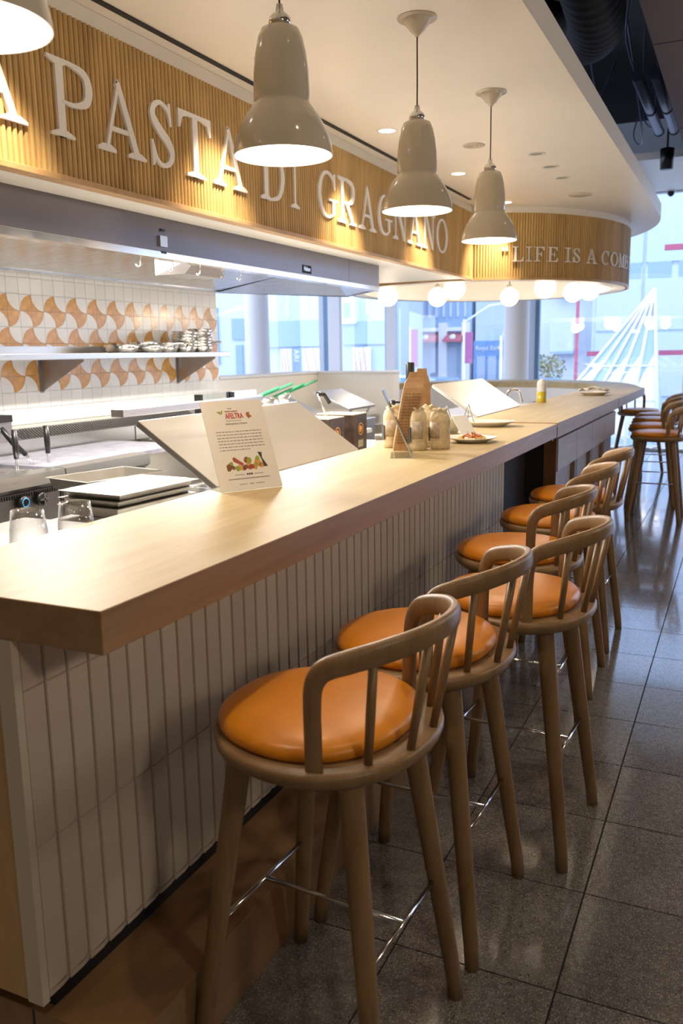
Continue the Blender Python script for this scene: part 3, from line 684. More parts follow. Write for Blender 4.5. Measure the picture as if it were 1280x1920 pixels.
rows = [(.239, .2545), (.2545, .5665), (.5665, .8835), (.8835, CB-.002)]
bt = [bartile(b-a) for a, b in rows]
for i in range(59):
    y = 1.087+i*.0599
    for k, (a, b) in enumerate(rows):
        place('bar_tile', bt[k], bb, loc=(-1.178+1.2, y-1.067, a))
for y0, y1, lab in ((1.093, 1.10, 0),):
    pass
pl = RL(-1.40, -.977, 1.093, 4.62, .0, .19).build('foot_plinth', M['oak_plinth'], bb, bevel=.002)
RL(-1.226, -1.221, 1.0925, 1.0935, .0, .19).build('seam', M['black'], bb)
# dark and brown recess panels past the tiles
t = thing('knee_recess', 'dark charcoal recess panel under the bar between tiles and drawers', 'recess panel', (-1.2, 4.63, 0))
MB().box(-.12, .03, 0, .55, .0, CB-.03).build('back_panel', M['dark_panel'], t)
t = thing('drawer_unit', 'row of pale ash drawer fronts under the second countertop', 'cabinet', (-1.0, 5.2, 0))
MB().box(-.26, -.02, 0, 2.56, .0, CB-.03).build('carcass', M['brown_wood'], t)
MB().box(-.07, .006, -.02, .0, .0, CB-.03).build('end_post', M['brown_wood'], t)
MB().box(-.26, -.07, -.012, .0, .0, CB-.03).build('end_panel', M['dark_panel'], t)
ys = [0, .65, 1.30, 1.93, 2.56]
for i in range(4):
    MB().box(-.02, .012, ys[i]+.003, ys[i+1]-.003, .757, .956).build('drawer_front', M['ash'], t, bevel=.0015)
    MB().box(-.02, .004, ys[i], ys[i]+.022, .0, .757).build('support_strip', M['ash'], t)
    MB().box(-.02, .0, ys[i]+.022, ys[i]+.10, .0, .757).build('shadow_strip', M['black'], t) if i else None

# ================================================================== STOOLS
def make_stool():
    t = thing('bar_stool', '', 'bar stool', group='oak bar stools with tan leather seats')
    zs = .735
    def sup(r1, r2, n, k, N_=40):
        out = []
        for i in range(N_):
            a = 2*pi*i/N_; c, s = cos(a), sin(a); out.append((r1*math.copysign(abs(c)**(2/n), c), r2*math.copysign(abs(s)**(2/n), s)))
        return out
    def stack(rings, name, m_, closed_bottom=True):
        mb = MB(); N_ = len(rings[0][0]); vs = []
        for pts, z in rings: vs += [(x, y, z) for x, y in pts]
        fs = []
        for k in range(len(rings)-1):
            for i in range(N_):
                j = (i+1) % N_; fs.append((k*N_+i, k*N_+j, (k+1)*N_+j, (k+1)*N_+i))
        o = len(mb.v); mb.add(vs, fs, 0, True); mb.f.append(list(range(N_))[::-1]); mb.mi.append(0); mb.sm.append(True)
        mb.f.append([(len(rings)-1)*N_+i for i in range(N_)]); mb.mi.append(0); mb.sm.append(True)
        return mb.build(name, m_, t)
    tp = lambda P: [(x, y_*(1.0+.07*x/.23-.05*(x < -.12)*(-x-.12)/.11)) for x, y_ in P]
    S = lambda k: tp(sup(.235*k, .250*k, 2.15, 0))
    stack([(S(.82), zs-.034), (S(.93), zs-.032), (S(.985), zs-.020), (S(1.0), zs-.008), (S(.992), zs+.002), (S(.96), zs+.006), (S(.7), zs+.006)], 'seat', M['stool'])
    def cush(k, z):
        pts = []
        for i in range(48):
            a = 2*pi*i/48; c, s = cos(a), sin(a); n = 2.3; x = math.copysign(abs(c)**(2/n), c); y_ = math.copysign(abs(s)**(2/n), s)
            rx = .222 if x < 0 else .188
            pts.append((x*rx*k-.004, y_*.222*k*(1-.10*max(0, x)), z))
        return tp([(p[0], p[1]) for p in pts]), z
    stack([cush(.965, zs+.006), cush(.995, zs+.013), cush(1.0, zs+.020), cush(.985, zs+.029), cush(.93, zs+.038), cush(.82, zs+.045), cush(.62, zs+.050), cush(.35, zs+.053), cush(.1, zs+.054)], 'cushion', M['leather'])
    for sx in (-1, 1):
        for sy in (-1, 1):
            MB().tube([(sx*.212, sy*.208, 0), (sx*.207, sy*.204, .06), (sx*.127, sy*.138, .69), (sx*.124, sy*.136, zs-.03)], [.0175, .0185, .0255, .026], 18).build('leg', M['stool'], t)
    zr = .315; fx = lambda z: .212-(.212-.124)*z/.70; fy = lambda z: .208-(.208-.136)*z/.70
    for sx in (-1, 1): MB().tube([(sx*fx(zr), -fy(zr)+.01, zr), (sx*fx(zr), fy(zr)-.01, zr)], .0058, 10).build('footrest_rod', M['chrome'], t)
    MB().tube([(-fx(zr), 0, zr), (fx(zr), 0, zr)], .0058, 10).build('footrest_rod', M['chrome'], t)
    # bent back rail
    key = [(-66, .757-.02, .2245, .0135, .0165), (-66, .80, .2255, .0135, .0165), (-66, .85, .228, .013, .0165), (-65.5, .895, .231, .013, .0175), (-63.5, .922, .234, .0125, .0195), (-59, .940, .238, .012, .0215), (-50, .953, .245, .012, .0225), (-36, .966, .254, .012, .023), (-18, .977, .262, .012, .0225), (0, .981, .265, .012, .0225)]
    key = key+[(-a, z, r, p, q) for a, z, r, p, q in key[-2::-1]]
    P = [Vector((r*cos(radians(a)), r*sin(radians(a))*1.04, z)) for a, z, r, p, q in key]
    SZ = [Vector((p, q, 0)) for a, z, r, p, q in key]
    Pc = catmull(P, 5); Sc = catmull(SZ, 5); mb = MB(); n = 14; o = 0; m_ = len(Pc)
    for i, p in enumerate(Pc):
        tt = (Pc[min(i+1, m_-1)]-Pc[max(i-1, 0)]).normalized(); rad = Vector((p.x, p.y, 0)).normalized(); rad = (rad-tt*rad.dot(tt)).normalized(); bb_ = tt.cross(rad)
        for j in range(n):
            a = 2*pi*j/n; c, s = cos(a), sin(a); e = 2/2.6
            mb.v.append(tuple(p+rad*Sc[i].x*math.copysign(abs(c)**e, c)+bb_*Sc[i].y*math.copysign(abs(s)**e, s)))
    for i in range(m_-1):
        for j in range(n): j2 = (j+1) % n; mb.f.append([i*n+j, i*n+j2, (i+1)*n+j2, (i+1)*n+j]); mb.mi.append(0); mb.sm.append(True)
    mb.build('back_rail', M['stool'], t)
    for a, zt, rt in ((-40, .945, .250), (-14, .960, .262), (14, .960, .262), (40, .945, .250)):
        ra = radians(a); b_ = Vector((.2205*cos(ra), .2205*sin(ra)*1.04, .735)); e = Vector((rt*cos(ra), rt*sin(ra)*1.04, zt))
        MB().tube([b_, (b_+e)/2, e], [.0085, .0095, .009], 10).build('spindle', M['stool'], t)
    return t
st0 = make_stool()
stools = [(-.744, 1.497, -3.5, 'nearest bar stool, tan leather seat by the tiled bar front'), (-.715, 2.01, -2, 'second bar stool from the camera, seat partly hidden by the nearest stool'), (-.588, 2.505, -3, 'third bar stool, pulled back from the bar further than its neighbours'),
          (-.725, 3.10, 0, 'fourth bar stool, in front of the end of the tiled bar front'), (-.735, 3.79, 1, 'fifth bar stool, tucked in before the dark knee recess'), (-.742, 4.41, -1, 'sixth bar stool, last one of the near row beside the drawers'),
          (-.635, 7.86, 0, 'nearest stool of the far group with pale glare on its seat'), (-.74, 8.62, 2, 'second stool of the far group, left edge poking out'), (-.80, 9.40, -2, 'third stool of the far group at the curved bar'), (-.83, 10.06, 0, 'fourth stool of the far group near the windows'),
          (-1.10, 10.75, 150, 'farthest stool, its open backrest seen against the window beyond the counter corner')]
for i, (x, y, r, lab) in enumerate(stools):
    t = st0 if i == 0 else copy_tree(st0)
    t.location = (x, y, .0); t.rotation_euler = (0, 0, radians(r)); t['label'] = lab

# ================================================================== THINGS ON THE COUNTER
def text(body, size, mt, parent, mtx, name='lettering', ext=.0004, sx=1, align='CENTER', bold=0):
    c = bpy.data.curves.new('t', 'FONT'); c.body = body; c.size = size; c.extrude = ext; c.align_x = align; c.offset = bold
    o = bpy.data.objects.new('t', c); COL.objects.link(o); dg = bpy.context.evaluated_depsgraph_get(); dg.update()
    me = bpy.data.meshes.new_from_object(o.evaluated_get(dg)); bpy.data.objects.remove(o); bpy.data.curves.remove(c)
    me.materials.clear(); me.materials.append(mt)
    for v in me.vertices: v.co.x *= sx
    p = place(name, me, parent); p.matrix_local = mtx; return p
def frame(o, x, y):
    o, x, y = Vector(o), Vector(x).normalized(), Vector(y); y = (y-x*y.dot(x)).normalized(); z = x.cross(y)
    return Matrix(((x.x, y.x, z.x, o.x), (x.y, y.y, z.y, o.y), (x.z, y.z, z.z, o.z), (0, 0, 0, 1)))
# menu card, leaning back 26 degrees
A = Vector((-1.436, 2.185, CT)); B = Vector((-1.323, 2.370, CT)); u = (B-A).normalized(); nb = Vector((-u.y, u.x, 0)); lean = radians(26)
v = nb*sin(lean)+Vector((0, 0, cos(lean)))
card = thing('menu_card', 'white leaning menu card printed AFELTRA in red on the near countertop', 'sign', tuple(A))
W_, H_ = .217, .305; f3 = u.cross(v)   # points towards the viewer
C_ = lambda a, b, d=0: tuple(u*a+v*b+f3*d)
def plate(m, a0, a1, b0, b1, d0, d1, mi=0):
    m.add([C_(a0, b0, d0), C_(a1, b0, d0), C_(a1, b1, d0), C_(a0, b1, d0), C_(a0, b0, d1), C_(a1, b0, d1), C_(a1, b1, d1), C_(a0, b1, d1)], [(3, 2, 1, 0), (4, 5, 6, 7), (0, 1, 5, 4), (1, 2, 6, 5), (2, 3, 7, 6), (3, 0, 4, 7)], mi)
m = MB(); plate(m, 0, W_, .003, H_, -.0015, .0015); m.build('paper_sheet', M['paper'], card)
m = MB(); plate(m, 0, W_, .003, H_, -.0042, -.0018); m.build('acrylic_back', M['acrylic'], card)
m = MB(); m.add([C_(0, .004, -.004), C_(W_, .004, -.004), tuple(u*W_+nb*.10+Vector((0, 0, .001))), tuple(nb*.10+Vector((0, 0, .001))), C_(0, .004, -.004+.002), C_(W_, .004, -.002), tuple(u*W_+nb*.10+Vector((0, 0, .0035))), tuple(nb*.10+Vector((0, 0, .0035)))], [(0, 1, 2, 3), (4, 5, 6, 7), (0, 1, 5, 4), (2, 3, 7, 6), (1, 2, 6, 5), (0, 3, 7, 4)]); m.build('acrylic_foot', M['acrylic'], card)
fm = lambda a, b: frame(C_(a, b, .0019), u, v)
text('AFELTRA', .026, M['red_ink'], card, fm(.107, .243), sx=.60, bold=.0005)
text('PREMIATO PASTIFICIO', .0075, M['rust_ink'], card, fm(.100, .265), sx=.6)
text('GRAGNANO PASTA', .0085, M['grey_ink'], card, fm(.108, .222), sx=1.0)
m = MB(); random.seed(3)
for r in range(7):
    b0 = .197-r*.0103; a0 = .030; end = .190 if r < 6 else .135
    while a0 < end:
        w = random.uniform(.004, .013); plate(m, a0, min(a0+w, end), b0, b0+.0026, .0015, .0019); a0 += w+.0028
m.build('body_text', M['grey_ink'], card, 'stuff')
m = MB()
for b0, a0, a1, h in ((.276, .090, .104, .003), (.234, .075, .130, .0022), (.052, .060, .094, .0022), (.052, .128, .160, .0022), (.038, .035, .180, .0034), (.020, .068, .094, .0022), (.020, .104, .118, .003), (.020, .126, .156, .0022)):
    a = a0
    while a < a1:
        w = random.uniform(.003, .007); plate(m, a, min(a+w, a1), b0, b0+h, .0015, .0019); a += w+.0014
m.build('footer_text', M['grey_ink'], card, 'stuff')
m = MB()
for a in (.101, .1085, .116): plate(m, a, a+.0058, .0505, .0562, .0015, .0019)
m.build('emblem', M['dark_ink'], card)
m = MB()
for pts in ([(.048, .268), (.062, .258), (.062, .270), (.056, .268)], [(.062, .258), (.066, .272), (.069, .274), (.068, .262)]): m.prism(pts, lambda a, b, k: C_(a, b, .0015+.0006*k))
m.build('leaf_emblem', M['green_ink'], card)
m = MB()
for pts, mi in (([(.152, .262), (.164, .262), (.160, .252), (.168, .245), (.162, .245), (.158, .240), (.153, .246), (.150, .252)], 0), ([(.161, .256), (.169, .250), (.167, .246), (.160, .250)], 1)): m.prism(pts[::-1], lambda a, b, k: C_(a, b, .0015+.0006*k), mi)
m.build('crest_emblem', [M['rust_ink'], M['green_ink']], card)
# photograph of pasta on the card: flat print of colour patches
m = MB(); random.seed(5)
def blob(a, b, r, mi, d, ry=1., n=9):
    pts = [(a+r*(1+random.uniform(-.22, .22))*cos(2*pi*i/n), b+r*ry*(1+random.uniform(-.22, .22))*sin(2*pi*i/n)) for i in range(n)]
    m.prism(pts, lambda p, q, k: C_(p, q, .0015+d*k), mi)
for a, b, r, mi in ((.050, .082, .012, 0), (.044, .076, .009, 0), (.056, .092, .007, 2), (.060, .078, .008, 0), (.074, .074, .009, 2), (.085, .077, .010, 1), (.096, .074, .009, 0), (.103, .078, .009, 0), (.112, .100, .011, 0), (.121, .098, .010, 2), (.117, .088, .009, 1), (.126, .078, .010, 3), (.136, .076, .010, 1), (.118, .074, .008, 3), (.150, .088, .014, 1), (.152, .103, .009, 2), (.160, .080, .010, 1), (.143, .083, .008, 2)):
    blob(a, b, r*.92, mi, .0004+.00003*mi, 1.0)
m.prism([(.064, .108), (.070, .113), (.100, .088), (.094, .082), (.066, .098)][::-1], lambda p, q, k: C_(p, q, .0015+.0008*k), 3)
m.prism([(.157, .124), (.171, .122), (.168, .104), (.182, .074), (.168, .074), (.165, .100)][::-1], lambda p, q, k: C_(p, q, .0015+.0008*k), 4)
m.build('pasta_picture', [M['brown_ink'], M['amber_ink'], M['green_ink'], M['rust_ink'], M['dark_ink']], card)

# second acrylic holder with a card, seen almost edge on
A2 = Vector((-1.175, 3.175, CT)); B2 = Vector((-1.255, 3.385, CT)); u2 = (B2-A2).normalized(); n2 = Vector((-u2.y, u2.x, 0)); v2 = n2*sin(radians(24))+Vector((0, 0, cos(radians(24)))); f2 = u2.cross(v2)
hd = thing('card_holder', 'clear acrylic card holder leaning edge-on before the paper bags', 'card holder', tuple(A2))
def plate2(a0, a1, b0, b1, d0, d1, nm, mt):
    q = lambda a, b, d: tuple(u2*a+v2*b+f2*d)
    MB().add([q(a0, b0, d0), q(a1, b0, d0), q(a1, b1, d0), q(a0, b1, d0), q(a0, b0, d1), q(a1, b0, d1), q(a1, b1, d1), q(a0, b1, d1)], [(3, 2, 1, 0), (4, 5, 6, 7), (0, 1, 5, 4), (1, 2, 6, 5), (2, 3, 7, 6), (3, 0, 4, 7)]).build(nm, mt, hd)
plate2(0, .215, .004, .30, -.003, -.0010, 'acrylic_panel', M['acrylic']); plate2(0, .215, .004, .30, .0014, .0034, 'acrylic_panel', M['acrylic']); plate2(.004, .211, .004, .298, -.0008, .0010, 'printed_card', M['paper'])
m = MB(); m.add([(0, 0, .001), tuple(u2*.215+Vector((0, 0, .001))), tuple(u2*.215+n2*.09+Vector((0, 0, .001))), tuple(n2*.09+Vector((0, 0, .001))), (0, 0, .004), tuple(u2*.215+Vector((0, 0, .004))), tuple(u2*.215+n2*.09+Vector((0, 0, .004))), tuple(n2*.09+Vector((0, 0, .004)))], [(0, 1, 2, 3), (4, 5, 6, 7), (0, 1, 5, 4), (1, 2, 6, 5), (2, 3, 7, 6), (3, 0, 4, 7)]); m.build('acrylic_foot', M['acrylic'], hd)

# kraft pasta bags
def kraft(x, y, rot, h, w, d, tilt, lab, lines=True):
    t = thing('paper_bag', lab, 'paper bag', (x, y, CT), rot, 'kraft paper pasta bags'); m = MB(); random.seed(int(x*-100)); K = 9; vs = []
    prof = [(1, 1, 0), (1.03, 1.03, .1), (1.04, 1.0, .3), (1.02, .95, .5), (1.0, .85, .68), (.97, .6, .80), (.92, .30, .87), (.70, .10, .93), (.62, .05, 1.0)]
    for sw, sd, z in prof:
        for (cx_, cy_) in ((-1, -1), (0, -1.08), (1, -1), (1.03, 0), (1, 1), (0, 1.08), (-1, 1), (-1.03, 0)):
            j = random.uniform(-.03, .03) if 0 < z < 1 else 0
            vs.append((cx_*w/2*(sw+j)+tilt*z*h*(1 if z < .9 else 1.0), cy_*d/2*(sd+j*.5), z*h))
    fs = []
    for k in range(len(prof)-1):
        for i in range(8): j = (i+1) % 8; fs.append((k*8+i, k*8+j, (k+1)*8+j, (k+1)*8+i))
    fs += [tuple(range(8))[::-1], tuple((len(prof)-1)*8+i for i in range(8))]
    m.add(vs, fs); m.build('bag', M['kraft'], t, bevel=.0)
    if lines:
        l = MB()
        for r in range(17):
            z = h*(.10+.66*r/17)
            a = -w*.40
            while a < w*.36:
                ww = random.uniform(.008, .022); zz = z/h
                l.box(a+tilt*z, min(a+ww, w*.40)+tilt*z, -d/2*1.10-.0012, -d/2*1.05, z, z+.0035); a += ww+.004
        l.build('printed_text', M['kraft_ink'], t, 'stuff')
    return t
kraft(-1.325, 3.455, radians(24), .335, .085, .062, .17, 'tall printed kraft paper bag leaning right, in front of the dark bottle')
kraft(-1.325, 3.70, radians(30), .345, .068, .055, .0, 'narrow kraft paper bag standing behind the printed one', False)
# dark bottle
t = thing('oil_bottle', 'tall near-black glass bottle behind the kraft bags', 'bottle', (-1.427, 3.82, CT))
MB().lathe([(.0001, 0), (.034, 0), (.037, .006), (.037, .19), (.034, .215), (.022, .245), (.016, .26), (.0185, .31), (.0001, .31)], n=24).build('body', M['bottle_glass'], t)
MB().lathe([(.0205, .285), (.021, .368), (.019, .372), (.0001, .372)], n=20).build('capsule', M['black_plastic'], t)
t = thing('glass_jug', 'small dark glass jug with handle left of the black bottle', 'jug', (-1.475, 3.72, CT))
MB().lathe([(.0001, 0), (.026, 0), (.028, .01), (.028, .11), (.024, .15), (.012, .175), (.010, .20), (.0001, .20)], n=20).build('body', M['bottle_glass'], t)
MB().tube(catmull([(.012, 0, .19), (.045, 0, .185), (.05, 0, .15), (.026, 0, .12)], 5), .005, 6).build('handle', M['bottle_glass'], t)
# film bags of pasta
def pasta_bag(x, y, r, h, lab, seed):
    random.seed(seed); t = thing('pasta_bag', lab, 'food bag', (x, y, CT), random.uniform(0, 1), 'clear bags of short pasta'); m = MB(); N_ = 20; prof = [(0.001, .003), (.9, .0), (1.0, .02), (1.03, .10), (1.0, .45), (1.02, .66), (.98, .80), (.80, .88), (.55, .92), (.70, .97), (.45, 1.0), (.001, .96)]
    ph = [random.uniform(0, 6) for _ in range(4)]
    o = 0; vs = []
    for k, (rr, z) in enumerate(prof):
        for i in range(N_):
            a = 2*pi*i/N_; wv = 1+(.03+.10*(z > .8))*sin(5*a+ph[0]+z*3)+.03*sin(3*a+ph[1]+z*9); vs.append((r*rr*wv*cos(a), r*rr*wv*sin(a)*.85, h*(z+(.03*sin(4*a+ph[2]) if z > .85 else 0))))
    fs = [(k*N_+i, k*N_+(i+1) % N_, (k+1)*N_+(i+1) % N_, (k+1)*N_+i) for k in range(len(prof)-1) for i in range(N_)]
    m.add(vs, fs, 0, True); m.build('bag', M['pasta'], t)
    l = MB(); vs = []; fs = []
    for i in range(9):
        a = -2.9+i*.17
        for z in (.28, .68): vs.append((r*1.06*cos(a), r*1.06*.85*sin(a), h*z))
    for i in range(8): fs.append((2*i, 2*i+2, 2*i+3, 2*i+1))
    l.add(vs, fs, 0, True); q = l.build('label', M['bag_label'], t); s = q.modifiers.new('s', 'SOLIDIFY'); s.thickness = .0015
    l = MB(); l.box(-r*1.12, -r*1.04, -.012, .012, h*.2, h*.55); l.build('side_print', M['bag_dark'], t)
pasta_bag(-1.262, 3.47, .042, .185, 'left of the two front film bags of pale pasta', 2)
pasta_bag(-1.186, 3.545, .043, .175, 'right of the two front film bags of pale pasta', 4)
pasta_bag(-1.405, 3.545, .045, .185, 'film bag of pale pasta behind the leaning kraft bag', 6)
pasta_bag(-1.262, 3.615, .042, .185, 'film bag of pale pasta behind the front pair', 8)
# plates
def plate_thing(x, y, r, lab, sx=1., sy=1., rot=0., h=.022, name='plate'):
    t = thing(name, lab, 'plate', (x, y, CT), rot, 'cream ceramic plates')
    MB().lathe([(.0001, .0), (r*.55, 0), (r*.60, .004), (r*.9, h*.8), (r, h), (r*.99, h+.003), (r*.88, h*.95), (r*.62, .009), (.0001, .008)], n=40, sx=sx, sy=sy).build('dish', M['ceramic'], t); return t
p1 = plate_thing(-1.135, 3.86, .118, 'cream plate holding red sauced pasta beside the film bags')
food = thing('pasta_portion', 'small heap of pasta in tomato sauce on the cream plate', 'food', (-1.135, 3.86, CT+.009)); random.seed(11)
m = MB()
for i in range(42):
    a = random.uniform(0, 2*pi); q = .058*sqrt(random.random()); x, y = q*cos(a), q*sin(a); z = .004+.018*(1-q/.06)+random.uniform(0, .006); d = random.uniform(0, pi)
    m.tube([(x-.012*cos(d), y-.012*sin(d), z), (x, y, z+.003), (x+.012*cos(d), y+.012*sin(d), z)], .0042, 6)
m.build('pasta_pieces', M['pasta_y'], food, 'stuff')
m = MB()
for i in range(30):
    a = random.uniform(0, 2*pi); q = .046*sqrt(random.random()); x, y = q*cos(a), q*sin(a); z = .012+.020*(1-q/.06)
    m.lathe([(.0001, -.004), (.007, -.001), (.006, .004), (.0001, .006)], (x, y, z), 6)
m.build('sauce', M['sauce'], food, 'stuff')
m = MB(); 
for x, y in ((.01, .01), (-.02, .0), (.025, -.02)): m.lathe([(.0001, 0), (.005, .001), (.0001, .003)], (x, y, .034), 5)
m.build('herb', M['basil'], food)
plate_thing(-1.285, 4.70, .150, 'empty wide cream platter near the joint of the first two countertops', 1.0, .72, radians(15), .028)
plate_thing(-1.235, 8.13, .150, 'cream plate with a crumpled napkin on the curved far countertop', 1, .8, 0, .03)
m = MB(); random.seed(9); g = 9
for i in range(g):
    for j in range(g): m.v.append((-.13+.26*i/(g-1)+random.uniform(-.01, .01), -.07+.14*j/(g-1), .034+random.uniform(0, .030)+.02*(1-abs(i-4)/4)))
for i in range(g-1):
    for j in range(g-1): m.f.append([i*g+j, (i+1)*g+j, (i+1)*g+j+1, i*g+j+1]); m.mi.append(0); m.sm.append(True)
o = m.build('napkin', M['ceramic'], loc=(-1.235, 8.13, CT)); tag(o, 'crumpled cream napkin lying on the far plate', 'napkin'); sdm = o.modifiers.new('s', 'SOLIDIFY'); sdm.thickness = .002
# small tented card
A3 = Vector((-1.257, 4.106, CT)); B3 = Vector((-1.205, 4.192, CT)); u3 = (B3-A3).normalized(); n3 = Vector((-u3.y, u3.x, 0)); v3 = n3*sin(radians(40))+Vector((0, 0, cos(radians(40))))
t = thing('tent_card', 'small blank white tent card leaning behind the pasta plate', 'sign', tuple(A3))
MB().slab((0, 0, .001), tuple(u3*.10), tuple(u3*.10+v3*.125), tuple(v3*.125), .0015).build('front_leaf', M['paper_white'], t)
MB().slab(tuple(v3*.124), tuple(u3*.10+v3*.124), tuple(u3*.10+n3*.15), tuple(n3*.15), .0015).build('back_leaf', M['paper_white'], t)
# wire stands
for i, (x, y) in enumerate([(-1.44, 4.42), (-1.38, 4.62)]):
    t = thing('wire_stand', ['dark wire stand behind the small tent card', 'dark wire stand beside the empty platter'][i], 'wire stand', (x, y, CT), i*.8)
    for a in (0, 2.1, 4.2): MB().tube([(.045*cos(a), .045*sin(a), 0), (.008*cos(a), .008*sin(a), .11), (.0, .0, .13)], .003, 6).build('leg', M['steel_dark'], t)
    MB().tube([(.022*cos(q*pi/6), .022*sin(q*pi/6), .06) for q in range(13)], .0025, 5).build('ring', M['steel_dark'], t)
# squeeze bottle, knives
t = thing('squeeze_bottle', 'plastic squeeze bottle half full of yellow olive oil on the second countertop', 'bottle', (-1.46, 6.92, CT+.004))
MB().lathe([(.0001, 0), (.036, 0), (.038, .004), (.038, .085), (.0001, .085)], n=24).build('oil', M['oil'], t)
MB().lathe([(.0382, .085), (.0385, .15), (.036, .16), (.0001, .16)], n=24).build('bottle_top', M['squeeze'], t)
MB().lathe([(.034, .158), (.033, .170), (.012, .182), (.005, .19), (.0001, .19)], n=20).build('cap', M['squeeze'], t)
for i, (x, y, r) in enumerate([(-1.62, 7.35, .3), (-1.58, 7.52, .12)]):
    t = thing('kitchen_knife', ['dark handled knife lying left of the oil bottle', 'second dark handled knife lying beyond the oil bottle'][i], 'knife', (x, y, 1.035), r)
    MB().box(0, .20, -.012, .012, .0, .018).build('handle', M['black_plastic'], t)
    MB().prism([(-.30, 0), (0, -.02), (0, .02), (-.25, .018)], lambda a, b, k: (a, b, .006+.003*k)).build('blade', M['steel_pan'], t)

# ================================================================== KITCHEN SIDE
# prep table behind the bar
t = thing('prep_table', 'long stainless prep table running behind the near countertop', 'prep table', (0, 0, 0))
MB().box(-2.42, -1.60, 1.0, 2.34, .86, .90).build('table_top', M['steel'], t)
MB().box(-2.36, -1.66, 1.1, 2.3, .45, .47).build('lower_shelf', M['steel'], t)
for x in (-2.38, -1.66):
    for y in (1.06, 2.28): MB().tube([(x, y, 0), (x, y, .86)], .02, 10).build('leg', M['steel'], t)
# prep fridges with raised lids
def prep_fridge(y0, y1, x_lo, z_lo, x_hi, z_hi, back, lab, group, name='prep_fridge', top=.93, depth=.75, mt='steel_lid', skirt=True):
    t = thing(name, lab, 'prep counter', (x_lo, y0, 0), group=group); X = lambda x: x-x_lo
    MB().box(X(back), X(x_lo), 0, y1-y0, .0, top).build('cabinet', M['steel'], t, bevel=.004)
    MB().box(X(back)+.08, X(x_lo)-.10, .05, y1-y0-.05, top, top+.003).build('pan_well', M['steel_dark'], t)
    for k in range(4):
        yy = .10+k*(y1-y0-.15)/4; MB().box(X(back)+.10, X(x_lo)-.14, yy, yy+(y1-y0)/4-.06, top+.003, top+.012).build('food_pan', M['steel_pan'], t)
    a = (X(x_lo), 0, z_lo); b = (X(x_lo), y1-y0, z_lo); c = (X(x_hi), y1-y0, z_hi); d = (X(x_hi), 0, z_hi)
    MB().slab(a, b, c, d, .022).build('lid', M[mt], t, bevel=.003)
    MB().tube([(X(x_lo)-.02, .08, z_lo-.02), (X(x_lo)-.10, .08, top)], .009, 8).build('lid_stay', M['steel'], t)
    MB().tube([(X(x_lo)-.02, y1-y0-.08, z_lo-.02), (X(x_lo)-.10, y1-y0-.08, top)], .009, 8).build('lid_stay', M['steel'], t)
    return t
f1 = prep_fridge(2.35, 3.51, -1.56, 1.060, -1.872, 1.273, -2.36, 'prep counter behind the menu card with its big steel lid tilted up', 'prep counters with tilted steel lids', top=.884)
f2 = prep_fridge(5.45, 6.63, -1.56, 1.066, -1.873, 1.275, -2.30, 'prep counter with a bright tilted steel lid behind the empty platter', 'prep counters with tilted steel lids')
f3_ = prep_fridge(6.40, 6.95, -2.92, 1.040, -3.255, 1.180, -3.33, 'small prep counter by the half wall with pale raised lid, right of the pair', 'prep counters with tilted steel lids', depth=.5)
f4 = prep_fridge(5.20, 5.95, -2.92, 1.02, -3.255, 1.165, -3.33, 'small prep counter at the half wall, left of the pair', 'prep counters with tilted steel lids')
# steel shelf bar behind lid 1
t = thing('pass_shelf', 'long steel ledge with a blue edge behind the raised near lid', 'shelf', (-2.5, 2.98, 1.222))
MB().box(-.07, 0, .06, 1.30, 0, .034).build('ledge', M['steel'], t, bevel=.002)
for y in (.92, 1.2): MB().box(-.06, -.02, y, y+.04, -.30, 0).build('post', M['steel_dark'], t)
t = thing('pass_table', 'white topped work table in the middle of the kitchen aisle', 'table', (-2.95, 4.5, 0))
MB().box(.05, .44, 0, 1.4, .90, .93).build('table_top', M['white_top'], t)
MB().box(.07, .42, .05, 1.35, .0, .90).build('cabinet', M['steel'], t)
# upright acrylic boards and green handled strainers standing on the half-wall counter
t = thing('back_counter', 'white back counter along the half wall under the windows', 'counter', (-4.05, 5.1, 0))
MB().box(0, .70, 0, 2.9, .88, .92).build('counter_top', M['white_top'], t)
MB().box(0, .64, 0, 2.9, .0, .88).build('cabinet', M['steel'], t)
for i, (x, y0, y1, mt, lab) in enumerate([(-3.0, 4.34, 4.68, 'acrylic', 'left clear board standing behind the menu card'), (-3.0, 4.70, 5.03, 'o_pale2', 'pale lilac clear board standing behind the menu card')]):
    t = thing('sneeze_guard', lab, 'screen', (x, y0, .93))
    MB().box(0, .008, 0, y1-y0, .06, .325).build('panel', M[mt], t); MB().box(-.02, .03, 0, .02, 0, .325).build('post', M['black_plastic'], t)
for i, (y, s) in enumerate([(4.92, 0), (5.12, .02), (5.30, .01), (5.52, .03)]):
    t = thing('strainer', ['first green handled strainer from the left', 'second green handled strainer, crossing its neighbour', 'third green handled strainer, crossing its neighbour', 'rightmost green handled strainer by the half wall'][i], 'strainer', (-3.0, y, 1.02), 0, 'green handled strainers')
    MB().tube([(0, 0, .165+s), (.02, .40, .235+s)], .010, 8).build('handle', M['green_wire'], t)
    MB().tube([(0, -.06, .155+s), (0, 0, .165+s)], .005, 6).build('neck', M['steel'], t)
    MB().lathe([(.0001, -.07), (.05, -.05), (.07, 0), (.072, 0), (.05, -.055), (.0001, -.075)], (0, -.13, .15+s), 16).build('basket', M['steel'], t)
t = thing('strainer_tub', 'steel tub holding the green handled strainers', 'tub', (-3.09, 4.75, .93)); MB().box(0, .18, 0, .75, 0, .14).build('tub', M['steel'], t)
